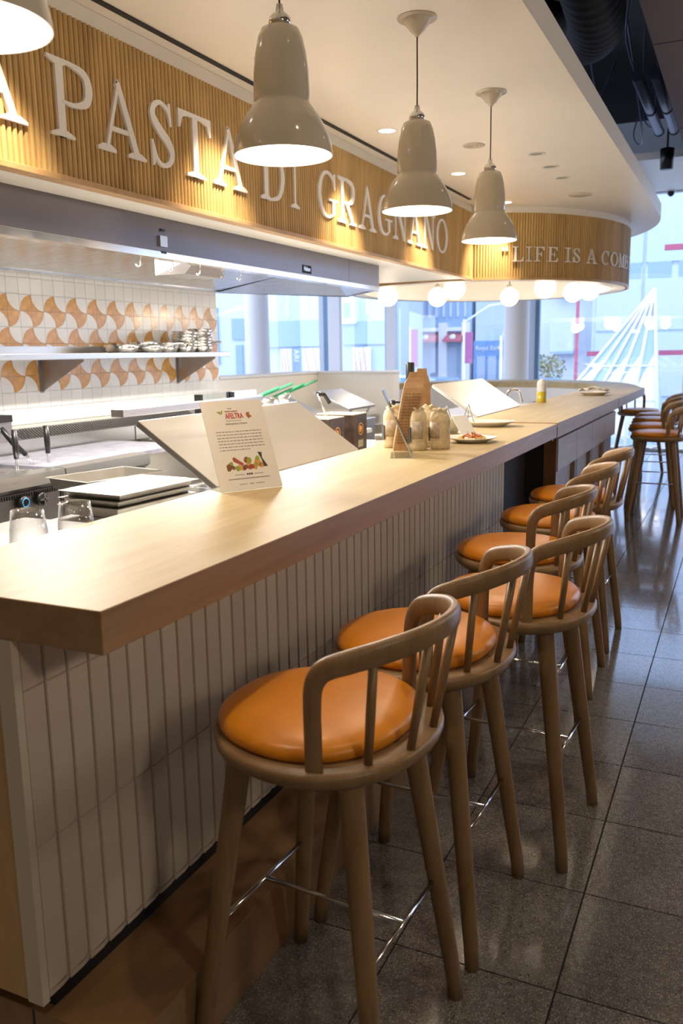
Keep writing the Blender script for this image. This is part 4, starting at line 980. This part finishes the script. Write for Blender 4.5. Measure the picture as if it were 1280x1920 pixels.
# dark tins
for i, (y0, y1) in enumerate([(4.04, 4.30), (4.36, 4.62)]):
    t = thing('flour_tin', ['left dark carton printed with a gold emblem and 000', 'right dark carton printed with a gold emblem and 000'][i], 'carton', (-2.02, y0+.12, .90), group='dark cartons')
    MB().box(-.24, 0, 0, .19, 0, .236).build('carton', M['tin'], t, bevel=.002)
    MB().box(-.24, 0, 0, .19, .236, .240).build('carton_top', M['tin_top'], t)
    text('000', .060, M['tin_top'], t, frame((.001, .095, .045), (0, 1, 0), (0, 0, 1)), sx=.8)
    MB().lathe([(.030, 0), (.036, .0), (.036, .002), (.030, .002)], (0, 0, 0), 24, closed=True).build('emblem_ring', M['tin_gold'], t).matrix_local = frame((.001, .095, .15), (0, 1, 0), (0, 0, 1))
    MB().lathe([(.0001, .002), (.017, .002), (.020, 0)], (0, 0, 0), 20).build('emblem', M['tin_gold'], t).matrix_local = frame((.001, .095, .15), (0, 1, 0), (0, 0, 1))
    if i == 0:
        MB().box(-.20, -.04, -.002, 0, .16, .20).build('side_label', M['steel'], t); MB().box(-.20, -.08, -.002, 0, .09, .14).build('side_label', M['steel'], t)
t = thing('carton_table', 'steel table carrying the dark cartons and clear tubs', 'table', (-2.45, 3.66, 0))
MB().box(0, .87, 0, 1.7, .87, .90).build('table_top', M['white_top'], t); MB().box(.02, .85, .02, 1.68, .0, .87).build('cabinet', M['steel'], t)
t = thing('serving_paddle', 'dark tipped steel ladle standing up behind the left carton', 'ladle', (-2.12, 4.32, 1.142))
MB().tube([(0, 0, -.0), (-.01, -.01, .05), (-.035, -.03, .125)], .007, 8).build('handle', M['steel'], t); MB().tube([(-.035, -.03, .125), (-.02, .02, .118), (.0, .05, .07)], .013, 8).build('tip', M['black_plastic'], t)
for i, (y, z) in enumerate([(4.75, .90), (5.05, .90)]):
    t = thing('clear_tub', ['clear plastic tub right of the dark cartons', 'second clear plastic tub behind the first'][i], 'tub', (-2.0, y, z))
    m = MB(); w, d, h = .22, .22, .16-.0*i
    for a in ((0, .004, 0, d, 0, h), (w-.004, w, 0, d, 0, h), (0, w, 0, .004, 0, h), (0, w, d-.004, d, 0, h), (0, w, 0, d, 0, .004), (-.008, w+.008, -.008, 0, h-.012, h), (-.008, w+.008, d, d+.008, h-.012, h), (-.008, 0, 0, d, h-.012, h), (w, w+.008, 0, d, h-.012, h)): m.box(*a)
    m.build('tub', M['film'], t)
# faucet
t = thing('tap', 'chrome gooseneck tap behind the bright tilted lid', 'tap', (-1.80, 7.15, .93))
MB().tube(catmull([(0, 0, 0), (0, 0, .15), (.0, .03, .21), (.03, .07, .23), (.08, .11, .21), (.10, .12, .12)], 6), .011, 10).build('spout', M['chrome'], t); MB().tube([(0, 0, .06), (-.09, -.03, .11)], .008, 8).build('lever', M['chrome'], t)
t = thing('sink_counter', 'white sink counter inside the curved bar', 'counter', (-2.6, 6.75, 0)); MB().box(.0, .98, 0, 2.6, .88, .93).build('counter_top', M['white_top'], t); MB().box(.05, .94, .05, 2.55, .0, .88).build('cabinet', M['steel'], t)

# wine glasses (bowl up) on the prep table
g0 = None
for i, (x, y) in enumerate([(-1.70, 1.445), (-1.610, 1.565), (-1.578, 1.700)]):
    if g0 is None:
        g0 = thing('wine_glass', '', 'glass', (x, y, .90), group='stemmed wine glasses behind the bar'); z0 = .0
        MB().lathe([(.0001, 0), (.034, .001), (.034, .0025), (.006, .006), (.004, .012), (.004, .060), (.010, .070), (.032, .084), (.046, .108), (.049, .130), (.046, .165), (.040, .215), (.0388, .215), (.0447, .165), (.0477, .130), (.0447, .109), (.031, .087), (.0001, .073)], n=40).build('glass', M['clear'], g0); t = g0
    else: t = copy_tree(g0); t.location = (x, y, .90)
    t['label'] = ['leftmost wine glass, cut by the left edge', 'middle wine glass of the three behind the bar', 'rightmost wine glass of the three, before the steel pans'][i]
# steel pans with a lid
pans = [(-2.17, 2.64, .900, .040, 'lowest of the steel pans stacked under the lid'), (-2.17, 2.645, .926, .040, 'middle of the steel pans stacked under the lid'), (-2.165, 2.65, .952, .040, 'top steel pan of the stack, right under the lid')]
RP = radians(-4)
def gnpan(x, y, z, h, lab, rot=RP, grp='stacked steel pans'):
    t = thing('steel_pan', lab, 'pan', (x, y, z), rot, grp); m = MB(); w, l = .155, .225
    m.add([(-w+.03, -l+.03, 0), (w-.03, -l+.03, 0), (w-.03, l-.03, 0), (-w+.03, l-.03, 0), (-w+.015, -l+.015, h), (w-.015, -l+.015, h), (w-.015, l-.015, h), (-w+.015, l-.015, h), (-w, -l, h), (w, -l, h), (w, l, h), (-w, l, h)],
          [(0, 1, 2, 3), (0, 4, 5, 1), (1, 5, 6, 2), (2, 6, 7, 3), (3, 7, 4, 0), (4, 8, 9, 5), (5, 9, 10, 6), (6, 10, 11, 7), (7, 11, 8, 4)])
    o = m.build('pan_body', M['steel_gn'], t); s = o.modifiers.new('s', 'SOLIDIFY'); s.thickness = .0016; s.offset = 0; b = o.modifiers.new('b', 'BEVEL'); b.width = .008; b.segments = 2; b.limit_method = 'ANGLE'; return t
for a in pans: gnpan(*a)
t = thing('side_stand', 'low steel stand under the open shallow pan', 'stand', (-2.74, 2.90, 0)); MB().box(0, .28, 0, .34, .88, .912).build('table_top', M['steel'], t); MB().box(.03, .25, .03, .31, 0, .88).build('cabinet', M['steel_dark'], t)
lid = thing('gastro_cover', 'flat steel pan lid with a round dimple on top of the stack', 'lid', (-2.165, 2.65, .994), RP); w, l = .158, .228
m = MB(); m.slab((-w, -l, 0), (w, -l, 0), (w, l, 0), (-w, l, 0), .003); m.build('plate', M['steel_gn'], lid, bevel=.001)
m = MB(); m.add([(-w+.02, -l+.02, .0), (w-.02, -l+.02, .0), (w-.02, l-.02, .0), (-w+.02, l-.02, .0), (-w+.03, -l+.03, .007), (w-.03, -l+.03, .007), (w-.03, l-.03, .007), (-w+.03, l-.03, .007)], [(0, 1, 5, 4), (1, 2, 6, 5), (2, 3, 7, 6), (3, 0, 4, 7), (4, 5, 6, 7)]); m.build('raised_panel', M['steel_gn'], lid, bevel=.002)
MB().lathe([(.062, .0075), (.058, .0095), (.050, .0080), (.030, .0086), (.0001, .011)], n=32, sx=.75, sy=1.0).build('handle_dimple', M['steel_gn'], lid)
gnpan(-2.60, 3.02, .915, .05, 'open shallow steel pan behind the stack', radians(-12), 'loose steel pans')
t = thing('salt_shaker', 'small glass shaker with steel cap between the pans and the raised lid', 'shaker', (-1.93, 2.93, .90)); MB().lathe([(.0001, 0), (.022, 0), (.022, .05), (.0001, .05)], n=16).build('jar', M['clear'], t); MB().lathe([(.023, .05), (.023, .07), (.016, .08), (.0001, .08)], n=16).build('cap', M['steel_pan'], t)

# cooking range: two units along the tiled wall
def vent(m, x, y0, y1, z0, z1, step, nx=1):
    y = y0
    while y < y1: m.box(x, x+.004*nx, y, y+step*.5, z0, z1); y += step
for i, (y0, y1, lab) in enumerate([(2.10, 3.345, 'near stainless pasta cooker with black handled baskets'), (3.355, 4.05, 'stainless griddle unit right of the pasta cooker')]):
    t = thing('range_unit', lab, 'cooker', (-3.18, y0, 0), group='stainless cooking range'); L = y1-y0
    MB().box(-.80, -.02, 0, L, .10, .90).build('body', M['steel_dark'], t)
    MB().prism([(-.02, .835), (.03, .865), (.025, .925), (-.07, .930), (-.07, .85)], lambda a, b, k: (a, L*k, b)).build('front_rail', M['steel'], t)
    MB().box(-.02, -.012, .01, L-.01, .62, .835).build('control_panel', M['steel_dark'], t)
    m = MB(); vent(m, -.013, .03, L-.03, .812, .832, .016); m.build('vent_slots', M['black'], t, 'stuff')
    if i == 0:
        m = MB(); m.box(-.70, -.10, .02, L-.02, .900, .912); m.build('top_plate', M['steel'], t)
        m = MB(); m.box(-.62, -.20, .12, L-.14, .912, .9135); m.build('water_basin', M['steel_dark'], t)
        m = MB(); random.seed(2)
        for k in range(26): yy = .06+k*(L-.1)/26; m.box(-.17, -.11, yy, yy+.018, .912, .922)
        m.build('drain_grid', M['steel_pan'], t, 'stuff')
        for j, yy in enumerate((.965, 1.085)):
            k = MB(); k.lathe([(.0001, 0), (.030, 0), (.034, .012), (.034, .03), (.026, .036), (.0001, .036)], n=20); o = k.build('control_knob', M['black_plastic'], t); o.matrix_local = frame((-.012, yy, .79), (0, 1, 0), (0, 0, 1))
            if j == 0: k = MB(); k.lathe([(.018, .0365), (.025, .0365), (.025, .039), (.018, .039)], n=24, closed=True); k.build('blue_ring', M['blue_ring'], o)
            else: k = MB(); k.box(-.005, .005, -.03, .03, .036, .046); k.box(-.03, .03, -.005, .005, .036, .046); k.build('cross_grip', M['steel_pan'], o)
    else:
        MB().box(-.72, -.08, .01, L+.55, .900, .925).build('griddle_plate', M['granite'], t)
m_ = None
hs = [(-3.66, 3.03, 0, 'leftmost black handle of the pasta baskets, at the frame edge'), (-3.55, 3.22, .02, 'second black handled pasta basket'), (-3.38, 3.245, 0, 'third black handled pasta basket, upright'), (-3.42, 3.40, -.05, 'tilted black handled pasta basket'), (-3.41, 3.50, 0, 'rightmost black handled pasta basket, upright')]
for x, y, tl, lab in hs:
    t = thing('pasta_basket', lab, 'pasta basket', (x, y, .914), group='black handled pasta baskets')
    for s in (-.007, .007): MB().tube([(s, 0, -.0), (s+tl, 0, .07)], .0025, 6).build('rod', M['steel'], t)
    MB().tube([(tl, 0, .065), (tl*1.6, tl, .13), (tl*2.2, tl*2, .215)], [.013, .0165, .015], 12).build('handle', M['black_plastic'], t)
t = thing('flue_riser', 'stainless flue riser with slotted top behind the cookers', 'flue', (-4.07, 3.2, 0)); 
MB().prism([(0, .90), (.12, .90), (.12, 1.0), (.03, 1.06), (0, 1.06)], lambda a, b, k: (a, 2.6*k, b)).build('housing', M['steel'], t)
m = MB(); y = .66
while y < 2.5: m.add([(.035, y, 1.058), (.035, y+.012, 1.058), (.117, y+.012, 1.004), (.117, y, 1.004)], [(0, 1, 2, 3)]); y += .024
o = m.build('slots', M['black'], t, 'stuff')
MB().prism([(.121, .90), (.122, .90), (.122, 1.0), (.121, 1.0)], lambda a, b, k: (a, 1.72+.008*k, b)).build('seam', M['black'], t)
t = thing('control_box', 'stainless box on the wall at the left edge above the pasta cooker', 'box', (-4.07, 3.2, 1.0)); MB().box(.0, .14, 0, .56, .0, .12).build('housing', M['steel_dark'], t); MB().box(.0, .16, .30, .55, .12, .16).build('cap', M['duct'], t)

# wall shelf with pans
sh = thing('wall_shelf', 'long stainless shelf on triangular brackets fixed to the tiled wall', 'shelf', (WX, 2.4, 1.478))
MB().box(.0, .40, 0, 3.42, .0, .036).build('shelf_board', M['steel'], sh, bevel=.003)
MB().box(.0, .012, 0, 3.42, .036, .085).build('upstand', M['steel'], sh)
for y in (.55, 1.78, 3.25):
    MB().prism([(.002, -.205), (.002, 0), (.36, 0), (.36, -.012)], lambda a, b, k: (a, y+.004*k, b)).build('bracket', M['steel_dark'], sh)
    MB().box(0, .004, y-.018, y+.018, -.21, 0).build('bracket_plate', M['steel_dark'], sh)
def fry(x, y, z, r, h, rot, lab, handle=True):
    t = thing('steel_bowl' if not handle else 'frying_pan', lab, 'bowl' if not handle else 'pan', (x, y, z), rot, 'steel pans on the wall shelf')
    MB().lathe([(.0001, 0), (r*.7, 0), (r*.86, h*.3), (r, h), (r*.97, h), (r*.83, h*.33), (r*.68, .004), (.0001, .004)], n=28).build('pan_body', M['steel_pan'], t)
    if handle: MB().tube(catmull([(r*.9, 0, h*.7), (r*1.3, 0, h*1.0), (r*1.9, 0, h*1.25), (r*2.35, 0, h*1.2)], 4), [.006]*4+[.009]*9, 8).build('handle', M['steel_pan'], t)
SZ_ = 1.478+.0365
fry(-3.86, 4.72, SZ_, .125, .055, 2.4, 'leftmost frying pan on the wall shelf')
fry(-3.85, 5.0, SZ_, .12, .05, 1.1, 'second frying pan on the wall shelf with a raised handle')
fry(-3.88, 4.98, SZ_+.03, .11, .045, 1.9, 'frying pan nested in the second pan on the wall shelf')
fry(-3.88, 5.24, SZ_, .105, .07, 0, 'wide steel bowl in the middle of the wall shelf', False)
for k in range(6):
    fry(-3.87+.004*(k % 2), 5.46+.008*(k % 3), SZ_+k*.022, .10, .045, .3*k+5.5, 'pan %s of the left stack on the wall shelf' % ['lowest', 'second from bottom', 'third from bottom', 'fourth from bottom', 'second from top', 'topmost'][k], k % 3 == 0)
for k in range(7):
    fry(-3.87-.004*(k % 2), 5.68-.008*(k % 3), SZ_+k*.022, .10, .045, .35*k+1.0, 'pan %s of the right stack on the wall shelf' % ['lowest', 'second from bottom', 'third from bottom', 'middle', 'third from top', 'second from top', 'topmost'][k], k % 3 == 1)

# extractor hood
hd_ = thing('extractor_hood', 'long stainless extractor hood under the slatted fascia, above the cookers', 'extractor hood', (-2.32, 2.4, 1.905))
HY = 3.2
MB().prism([(-.9, 0), (0, 0)], lambda a, b, k: (0, 0, 0)) if False else None
MB().box(-.03, 0, -1.5, 2.70, .03, .30).build('front_panel', M['steel_h'], hd_)
MB().box(-.03, 0, 2.704, HY, .03, .30).build('front_panel', M['steel_h'], hd_)
MB().box(-.05, .004, -1.5, HY, 0, .03).build('front_lip', M['steel_pan'], hd_, bevel=.002)
# underside: sloped inner front, filter bank, rear panel
MB().slab((-.05, -1.5, .012), (-.05, HY, .012), (-.42, HY, .20), (-.42, -1.5, .20), .004).build('inner_slope', M['steel_in'], hd_)
MB().slab((-.42, -1.5, .20), (-.42, HY, .20), (-1.74, 3.9, .115), (-1.74, -1.5, .115), .004).build('filter_bank', M['steel_in'], hd_)
MB().slab((-1.775, -1.5, .095), (-1.775, 3.85, .095), (-1.70, 3.85, .105), (-1.70, -1.5, .105), .02).build('rear_lip', M['steel_pan'], hd_)
MB().slab((-.03, HY, .0), (-1.0, HY+1.65, .085), (-1.0, HY+1.65, .30), (-.03, HY, .30), .004).build('end_panel', M['steel_h'], hd_)
MB().slab((-1.0, HY+1.65, .085), (-1.775, 3.85, .1), (-1.775, 3.85, .30), (-1.0, HY+1.65, .30), .004).build('end_panel', M['steel_h'], hd_)
MB().add([(-.05, HY, .012), (-1.0, HY+1.63, .09), (-1.77, 3.85, .1), (-.42, HY, .20)], [(0, 1, 3), (1, 2, 3)]).build('end_soffit', M['steel_in'], hd_)
for y in (1.62, 2.02): MB().slab((-.06, y, .02), (-.42, y, .19), (-.42, y+.02, .19), (-.06, y+.02, .02), .03).build('divider', M['steel_pan'], hd_)
m = MB(); y = 2.06
while y < 3.1: m.lathe([(.0001, -.001), (.007, -.001)], (-.09, y, .0), 8); y += .045
for y in (.62, .85, 1.06, 1.25, 1.42):
    MB().tube([(-.02, y, .0), (-.02, y, -.035), (-.035, y, -.045), (-.045, y, -.03)], .003, 6).build('hook', M['steel_pan'], hd_)
MB().prism([(.92, .13), (1.12, .13), (1.06, -.0), (.98, 0)], lambda a, b, k: (.0, 0, 0)) if False else None
bxm = MB(); bxm.add([(-.10, 1.05, -.035), (-.10, 1.38, -.035), (-.30, 1.34, -.03), (-.30, 1.09, -.03), (-.06, 1.12, .06), (-.06, 1.36, .06), (-.30, 1.34, .10), (-.30, 1.09, .10)], [(3, 2, 1, 0), (0, 1, 5, 4), (1, 2, 6, 5), (2, 3, 7, 6), (3, 0, 4, 7)]); bxm.build('lamp_box', M['steel_dark'], hd_)
cb = MB().box(0, .010, .725, .775, .050, .095).build('switch_plate', M['steel'], hd_)
MB().box(.0, .006, .74, .765, .115, .125).build('switch', M['black_plastic'], hd_); MB().box(.0, .006, .735, .77, .022, .032).build('switch', M['black_plastic'], hd_)
MB().box(0, .002, 2.06, 2.17, .040, .085).build('maker_plate', M['duct'], hd_)
text('Halton', .036, M['steel_pan'], hd_, frame((.0022, 2.115, .053), (0, 1, 0), (0, 0, 1)), sx=.8, name='maker_name')
# hood light fittings
for k, y in enumerate((2.9, 4.1, 5.3)):
    MB().box(-.66, -.48, y-2.4-.22, y-2.4+.22, .158, .172).build('light_fitting', M['hood_glow'], hd_)
    area('hood_light', (-2.86, y, 1.905+.135), (0, radians(-22), 0), .2, .45, L_HOOD, (1, .93, .84))

# ================================================================== OUTSIDE
EZ = -1.0
struct(MB().box(-70, 45, 13.45, 75, EZ-.1, EZ).build('ground', M['o_ground']))
struct(MB().box(-70, 45, 32, 43, EZ, EZ+.01).build('street', M['o_asphalt']))
def wall_bits(t, m, lst, name, mt):
    for a in lst: MB().box(*a).build(name, mt, t)
# building A: far left, pale with blue structure
t = thing('office_building', 'pale office block seen through the leftmost window', 'building', (-34, 40, EZ))
MB().box(0, 11.2, 0, 12, 0, 18).build('wall', M['o_pale'], t)
for x0, x1, z0, z1 in ((8.9, 9.7, 3.3, 4.4), (9.1, 9.5, 1.4, 3.0), (3, 5, 2, 5), (6, 8, 2, 5)): MB().box(x0, x1, -.15, .02, z0, z1).build('window', M['o_mid'], t)
t = thing('gallery_building', 'blue clad building with pink posters behind the kitchen windows', 'building', (-22.9, 39.4, EZ))
MB().box(.1, 7.4, 0, 4, 0, 18).build('wall', M['o_pale2'], t)
MB().box(.15, 3.5, -.3, 0, 2.85, 4.15).build('cladding_panel', M['o_mid'], t); MB().box(4.6, 7.0, -.3, 0, 2.9, 4.0).build('cladding_panel', M['o_mid'], t)
MB().box(4.7, 5.5, -.5, 0, 3.9, 5.1).build('oriel', M['o_white'], t); MB().box(4.9, 5.25, -.56, -.5, 4.2, 4.9).build('oriel_window', M['o_mid'], t)
MB().box(2.0, 2.55, -.2, 0, 1.4, 2.8).build('door_bay', M['o_mid'], t); MB().box(5.6, 7.4, -.2, 0, 1.2, 2.8).build('door_bay', M['o_mid'], t)
for k in range(7): MB().box(.4+k*1.1, .5+k*1.1, -.12, 0, 4.3, 12).build('fin', M['o_white'], t)
for i, (x0, x1) in enumerate([(-21.65, -20.98), (-20.35, -18.6), (-17.55, -16.6)]):
    p = thing('poster', ['left tall pink and white poster outside', 'wide pink and white poster outside, in the middle', 'right pink and white poster outside'][i], 'poster', (x0, 38.9, EZ+1.45), group='posters on the gallery')
    w = x1-x0; MB().box(0, w, 0, .06, 0, 1.3).build('sheet', M['o_white'], p)
    for k in range(3):
        a = w*(.2+.27*k); MB().prism([(a, 0), (a+.08*w, 0), (a-.10*w, 1.3), (a-.16*w, 1.3)], lambda q, r, s: (q, -.01+.01*(1-s), r)).build('pink_stripe', M['o_pink'], p)
    if i < 2: text('ARI', .42, M['o_white'], p, frame((w+.33 if i == 0 else w+1.35, -.35, .95), (0, 0, -1), (1, 0, 0)), name='lettering', ext=.01)
# street facade with awnings
t = thing('shop_building', 'blue toned shop building with three red awnings across the street', 'building', (-17.6, 45, EZ))
MB().box(.2, 4.3, 0, 12, 0, 18).build('wall', M['o_mid'], t)
for k in range(10): MB().box(.3+k*.4, .42+k*.4, -.15, 0, 4.3, 16).build('fin', M['o_pale2'], t)
MB().box(.2, 4.3, -.3, 0, 3.55, 3.75).build('cornice', M['o_white'], t)
for k in range(4): MB().box(.3+k*.85, .95+k*.85, -.05, 0, .2, 2.7).build('shop_window', M['o_shop'], t)
for x in (2.55, 3.84): MB().box(x, x+.45, -.35, 0, 0, 4.0).build('pilaster', M['o_white'], t)
for i, x in enumerate((.05, 1.35, 2.95)):
    a = thing('awning', ['left red awning with a white round mark', 'middle red awning with a white round mark', 'right red awning with a white round mark'][i], 'awning', (-17.6+x, 45.0, EZ+2.98), group='red awnings')
    w = (1.1, 1.15, 1.0)[i]; MB().prism([(.2, .55), (.2, 0), (-.9, 0), (-.9, .12)], lambda q, r, k: (w*k, q, r)).build('canopy', M['o_red'], a)
    MB().lathe([(.0001, 0), (.17, 0), (.17, .01), (.0001, .01)], n=20).build('round_mark', M['o_white'], a).matrix_local = frame((w/2, -.70, .27), (1, 0, 0), (0, .53, .85))
t = thing('bank_building', 'blue bank front with a white name sign across the street', 'building', (-13.2, 45, EZ))
MB().box(.1, 2.9, 0, 10, 0, 18).build('wall', M['o_pale2'], t); MB().box(.1, 2.9, -.3, 0, .0, 3.0).build('storefront', M['o_deep'], t)
for x in (.3, .9, 1.5): MB().box(x, x+.45, -.36, -.3, .1, 2.2).build('glass_bay', M['o_shop'], t)
text('Royal Bank', .33, M['o_white'], t, frame((.92, -.36, 2.52), (1, 0, 0), (0, 0, 1)), ext=.02, sx=.95, name='bank_name')
for i, (x, z0, z1) in enumerate([(-11.88, 1.9, 3.35), (-9.11, 2.05, 3.15)]):
    b = thing('street_banner', ['long dark red banner left of the lamp post', 'purple banner hanging on the lamp post'][i], 'banner', (x, 31.9 if i == 0 else 30, EZ))
    MB().box(0, .28, 0, .03, z0, z1).build('cloth', M['o_purple'], b); MB().tube([(-.04, .015, 0), (-.04, .015, z1+.1)], .03, 8).build('post', M['o_white'], b)
t = thing('street_lamp', 'white street lamp post with a long angled arm', 'lamp post', (-9.2, 30.2, EZ))
MB().tube([(0, 0, 0), (0, 0, 3.6)], .05, 8).build('post', M['o_white'], t); MB().tube([(0, 0, 3.5), (.9, 0, 4.05), (1.35, 0, 4.1)], .035, 8).build('arm', M['o_white'], t)
t = thing('street_lamp', 'second white street lamp behind the round column', 'lamp post', (-7.95, 30.6, EZ)); MB().tube([(0, 0, 0), (0, 0, 3.0)], .05, 8).build('post', M['o_white'], t); MB().tube([(0, 0, 2.9), (.3, 0, 3.6)], .035, 8).build('arm', M['o_white'], t)
def car(x, y, mt, lab):
    t = thing('car', lab, 'car', (x, y, EZ)); MB().prism([(-2, .35), (2, .35), (2.05, .8), (1.2, .92), (.7, 1.38), (-.9, 1.42), (-1.6, .95), (-2.05, .85)], lambda a, b, k: (a, 1.7*k, b)).build('body', mt, t, bevel=.06)
    MB().prism([(.62, 1.32), (1.05, .94), (-1.4, .94), (-.88, 1.34)][::-1], lambda a, b, k: (a, -.01+1.72*k, b)).build('window_band', M['o_deep'], t)
    for sx in (-1.25, 1.25): MB().lathe([(.0001, 0), (.33, 0), (.33, .2), (.0001, .2)], n=18).build('wheel', M['black'], t).matrix_local = frame((sx, .19, .33), (1, 0, 0), (0, 0, 1))
car(-14.6, 37.0, M['o_carw'], 'white parked car below the red awnings'); car(-11.8, 34.0, M['o_car'], 'blue parked car in front of the bank'); car(-7.3, 33.0, M['o_car'], 'blue parked car right of the round column')
# right hand pale tower and frames
t = thing('tower_building', 'pale blue panelled tower filling the right hand windows', 'building', (-6.9, 42, EZ))
MB().box(.3, 14, 0, 12, 0, 22).build('wall', M['o_pale2'], t)
for k in range(6):
    for q in range(6): MB().box(.5+k*2.1, 2.45+k*2.1, -.10, 0, .3+q*3.0, 3.1+q*3.0).build('facade_panel', M['o_pale2'], t)
for k in range(3): MB().box(1.4+k*1.3, 2.4+k*1.3, -.12, 0, 5.6, 6.3).build('window', M['o_mid'], t)
t = thing('small_tower', 'narrow pale building with grey blue boxes right of the column', 'building', (-9.6, 43, EZ)); MB().box(0, 2.95, 0, 8, 0, 18).build('wall', M['o_pale'], t)
for z in (2.4, 5.2, 8): MB().box(1.1, 2.2, -1.2, 0, z, z+1.5).build('oriel', M['o_pale2'], t); MB().box(1.1, 2.2, -1.21, 0, z-.12, z).build('oriel_base', M['o_mid'], t)
# autumn tree
t = thing('street_tree', 'small autumn tree with green and yellow leaves outside the window', 'tree', (-7.55, 37.0, EZ)); MB().tube([(0, 0, 0), (.05, 0, 1.1), (-.05, 0, 1.9)], [.07, .05, .03], 8).build('trunk', M['o_bark'], t)
m = MB(); random.seed(21)
for i in range(420):
    a = random.uniform(0, 2*pi); b = random.uniform(-1, 1); r = .75*random.random()**.4; x = r*sqrt(1-b*b)*cos(a); y = r*sqrt(1-b*b)*sin(a); z = 1.65+r*b*.95; s = random.uniform(.06, .13); c_, d_ = random.uniform(0, pi), random.uniform(-.8, .8)
    ux = Vector((cos(c_), sin(c_), d_)).normalized()*s; uy = Vector((-sin(c_), cos(c_), random.uniform(-1, 1))).normalized()*s; p = Vector((x, y, z)); m.add([p-ux, p-uy*.6, p+ux, p+uy*.6], [(0, 1, 2, 3)])
m.build('foliage', M['o_leaf'], t, 'stuff')
# red steel frames
t = thing('red_post', 'slim red steel post outside, right of the tree', 'post', (-5.2, 30, EZ)); MB().box(-.05, .05, 0, .1, 0, 7).build('post', M['o_redsteel'], t)
t = thing('red_gantry', 'red steel beam and brick toned post crossing before the pale tower', 'gantry', (-4.2, 26, EZ)); MB().box(0, 6, 0, .15, 2.28, 2.42).build('beam', M['o_redsteel'], t); MB().box(2.66, 3.0, 0, .3, 0, 2.28).build('post', M['o_brown'], t); MB().box(2.0, 6, 0, .15, 5.15, 5.30).build('beam', M['o_redsteel'], t)
# glazed pyramid
t = thing('glass_pyramid', 'tall glazed pyramid with white ribs outside the right hand windows', 'glass structure', (-2.27, 24.6, EZ)); ap = Vector((0, 0, 4.05))
bs = [(-3.1, -.6), (-2.45, -.9), (-1.85, -1.1), (-1.2, -1.2), (-.45, -1.2), (.35, -1.1), (.35, .8), (-2.6, .8)]
m = MB(); n = len(bs); m.add([ap]+[(x, y, 0) for x, y in bs], [(0, 1+i, 1+(i+1) % n) for i in range(n)]); m.build('glazing', M['o_glass'], t)
for x, y in bs[:6]: MB().tube([(x, y-.03, 0), tuple(ap+Vector((0, -.04, 0)))], [.055, .035], 6).build('rib', M['o_white'], t)
for f in (.28, .5): MB().tube([tuple(Vector((x, y-.04, 0)).lerp(ap, f)) for x, y in bs[:6]], .03, 6).build('cross_rail', M['o_white'], t)
for i in (0, 2, 3, 4):
    a, b = Vector((bs[i][0], bs[i][1], 0)), Vector((bs[i+1][0], bs[i+1][1], 0)); q = [a.lerp(ap, .12), b.lerp(ap, .02), b.lerp(ap, .6), a.lerp(ap, .35)]; m = MB(); off = Vector((0, -.02, 0)); m.add([p+off for p in q], [(0, 1, 2, 3)]); m.build('opaque_panel', M['o_white'], t)
# white balustrade by the glass
t = thing('balustrade', 'low white railing outside the glass right of the counter corner', 'railing', (-2.4, 17.5, EZ)); 
for k in range(9): MB().box(k*.35, k*.35+.03, 0, .03, 0, 1.25).build('baluster', M['o_white'], t)
for z in (1.22, .75, .3): MB().box(0, 3.2, -.01, .04, z, z+.05).build('rail', M['o_white'], t)
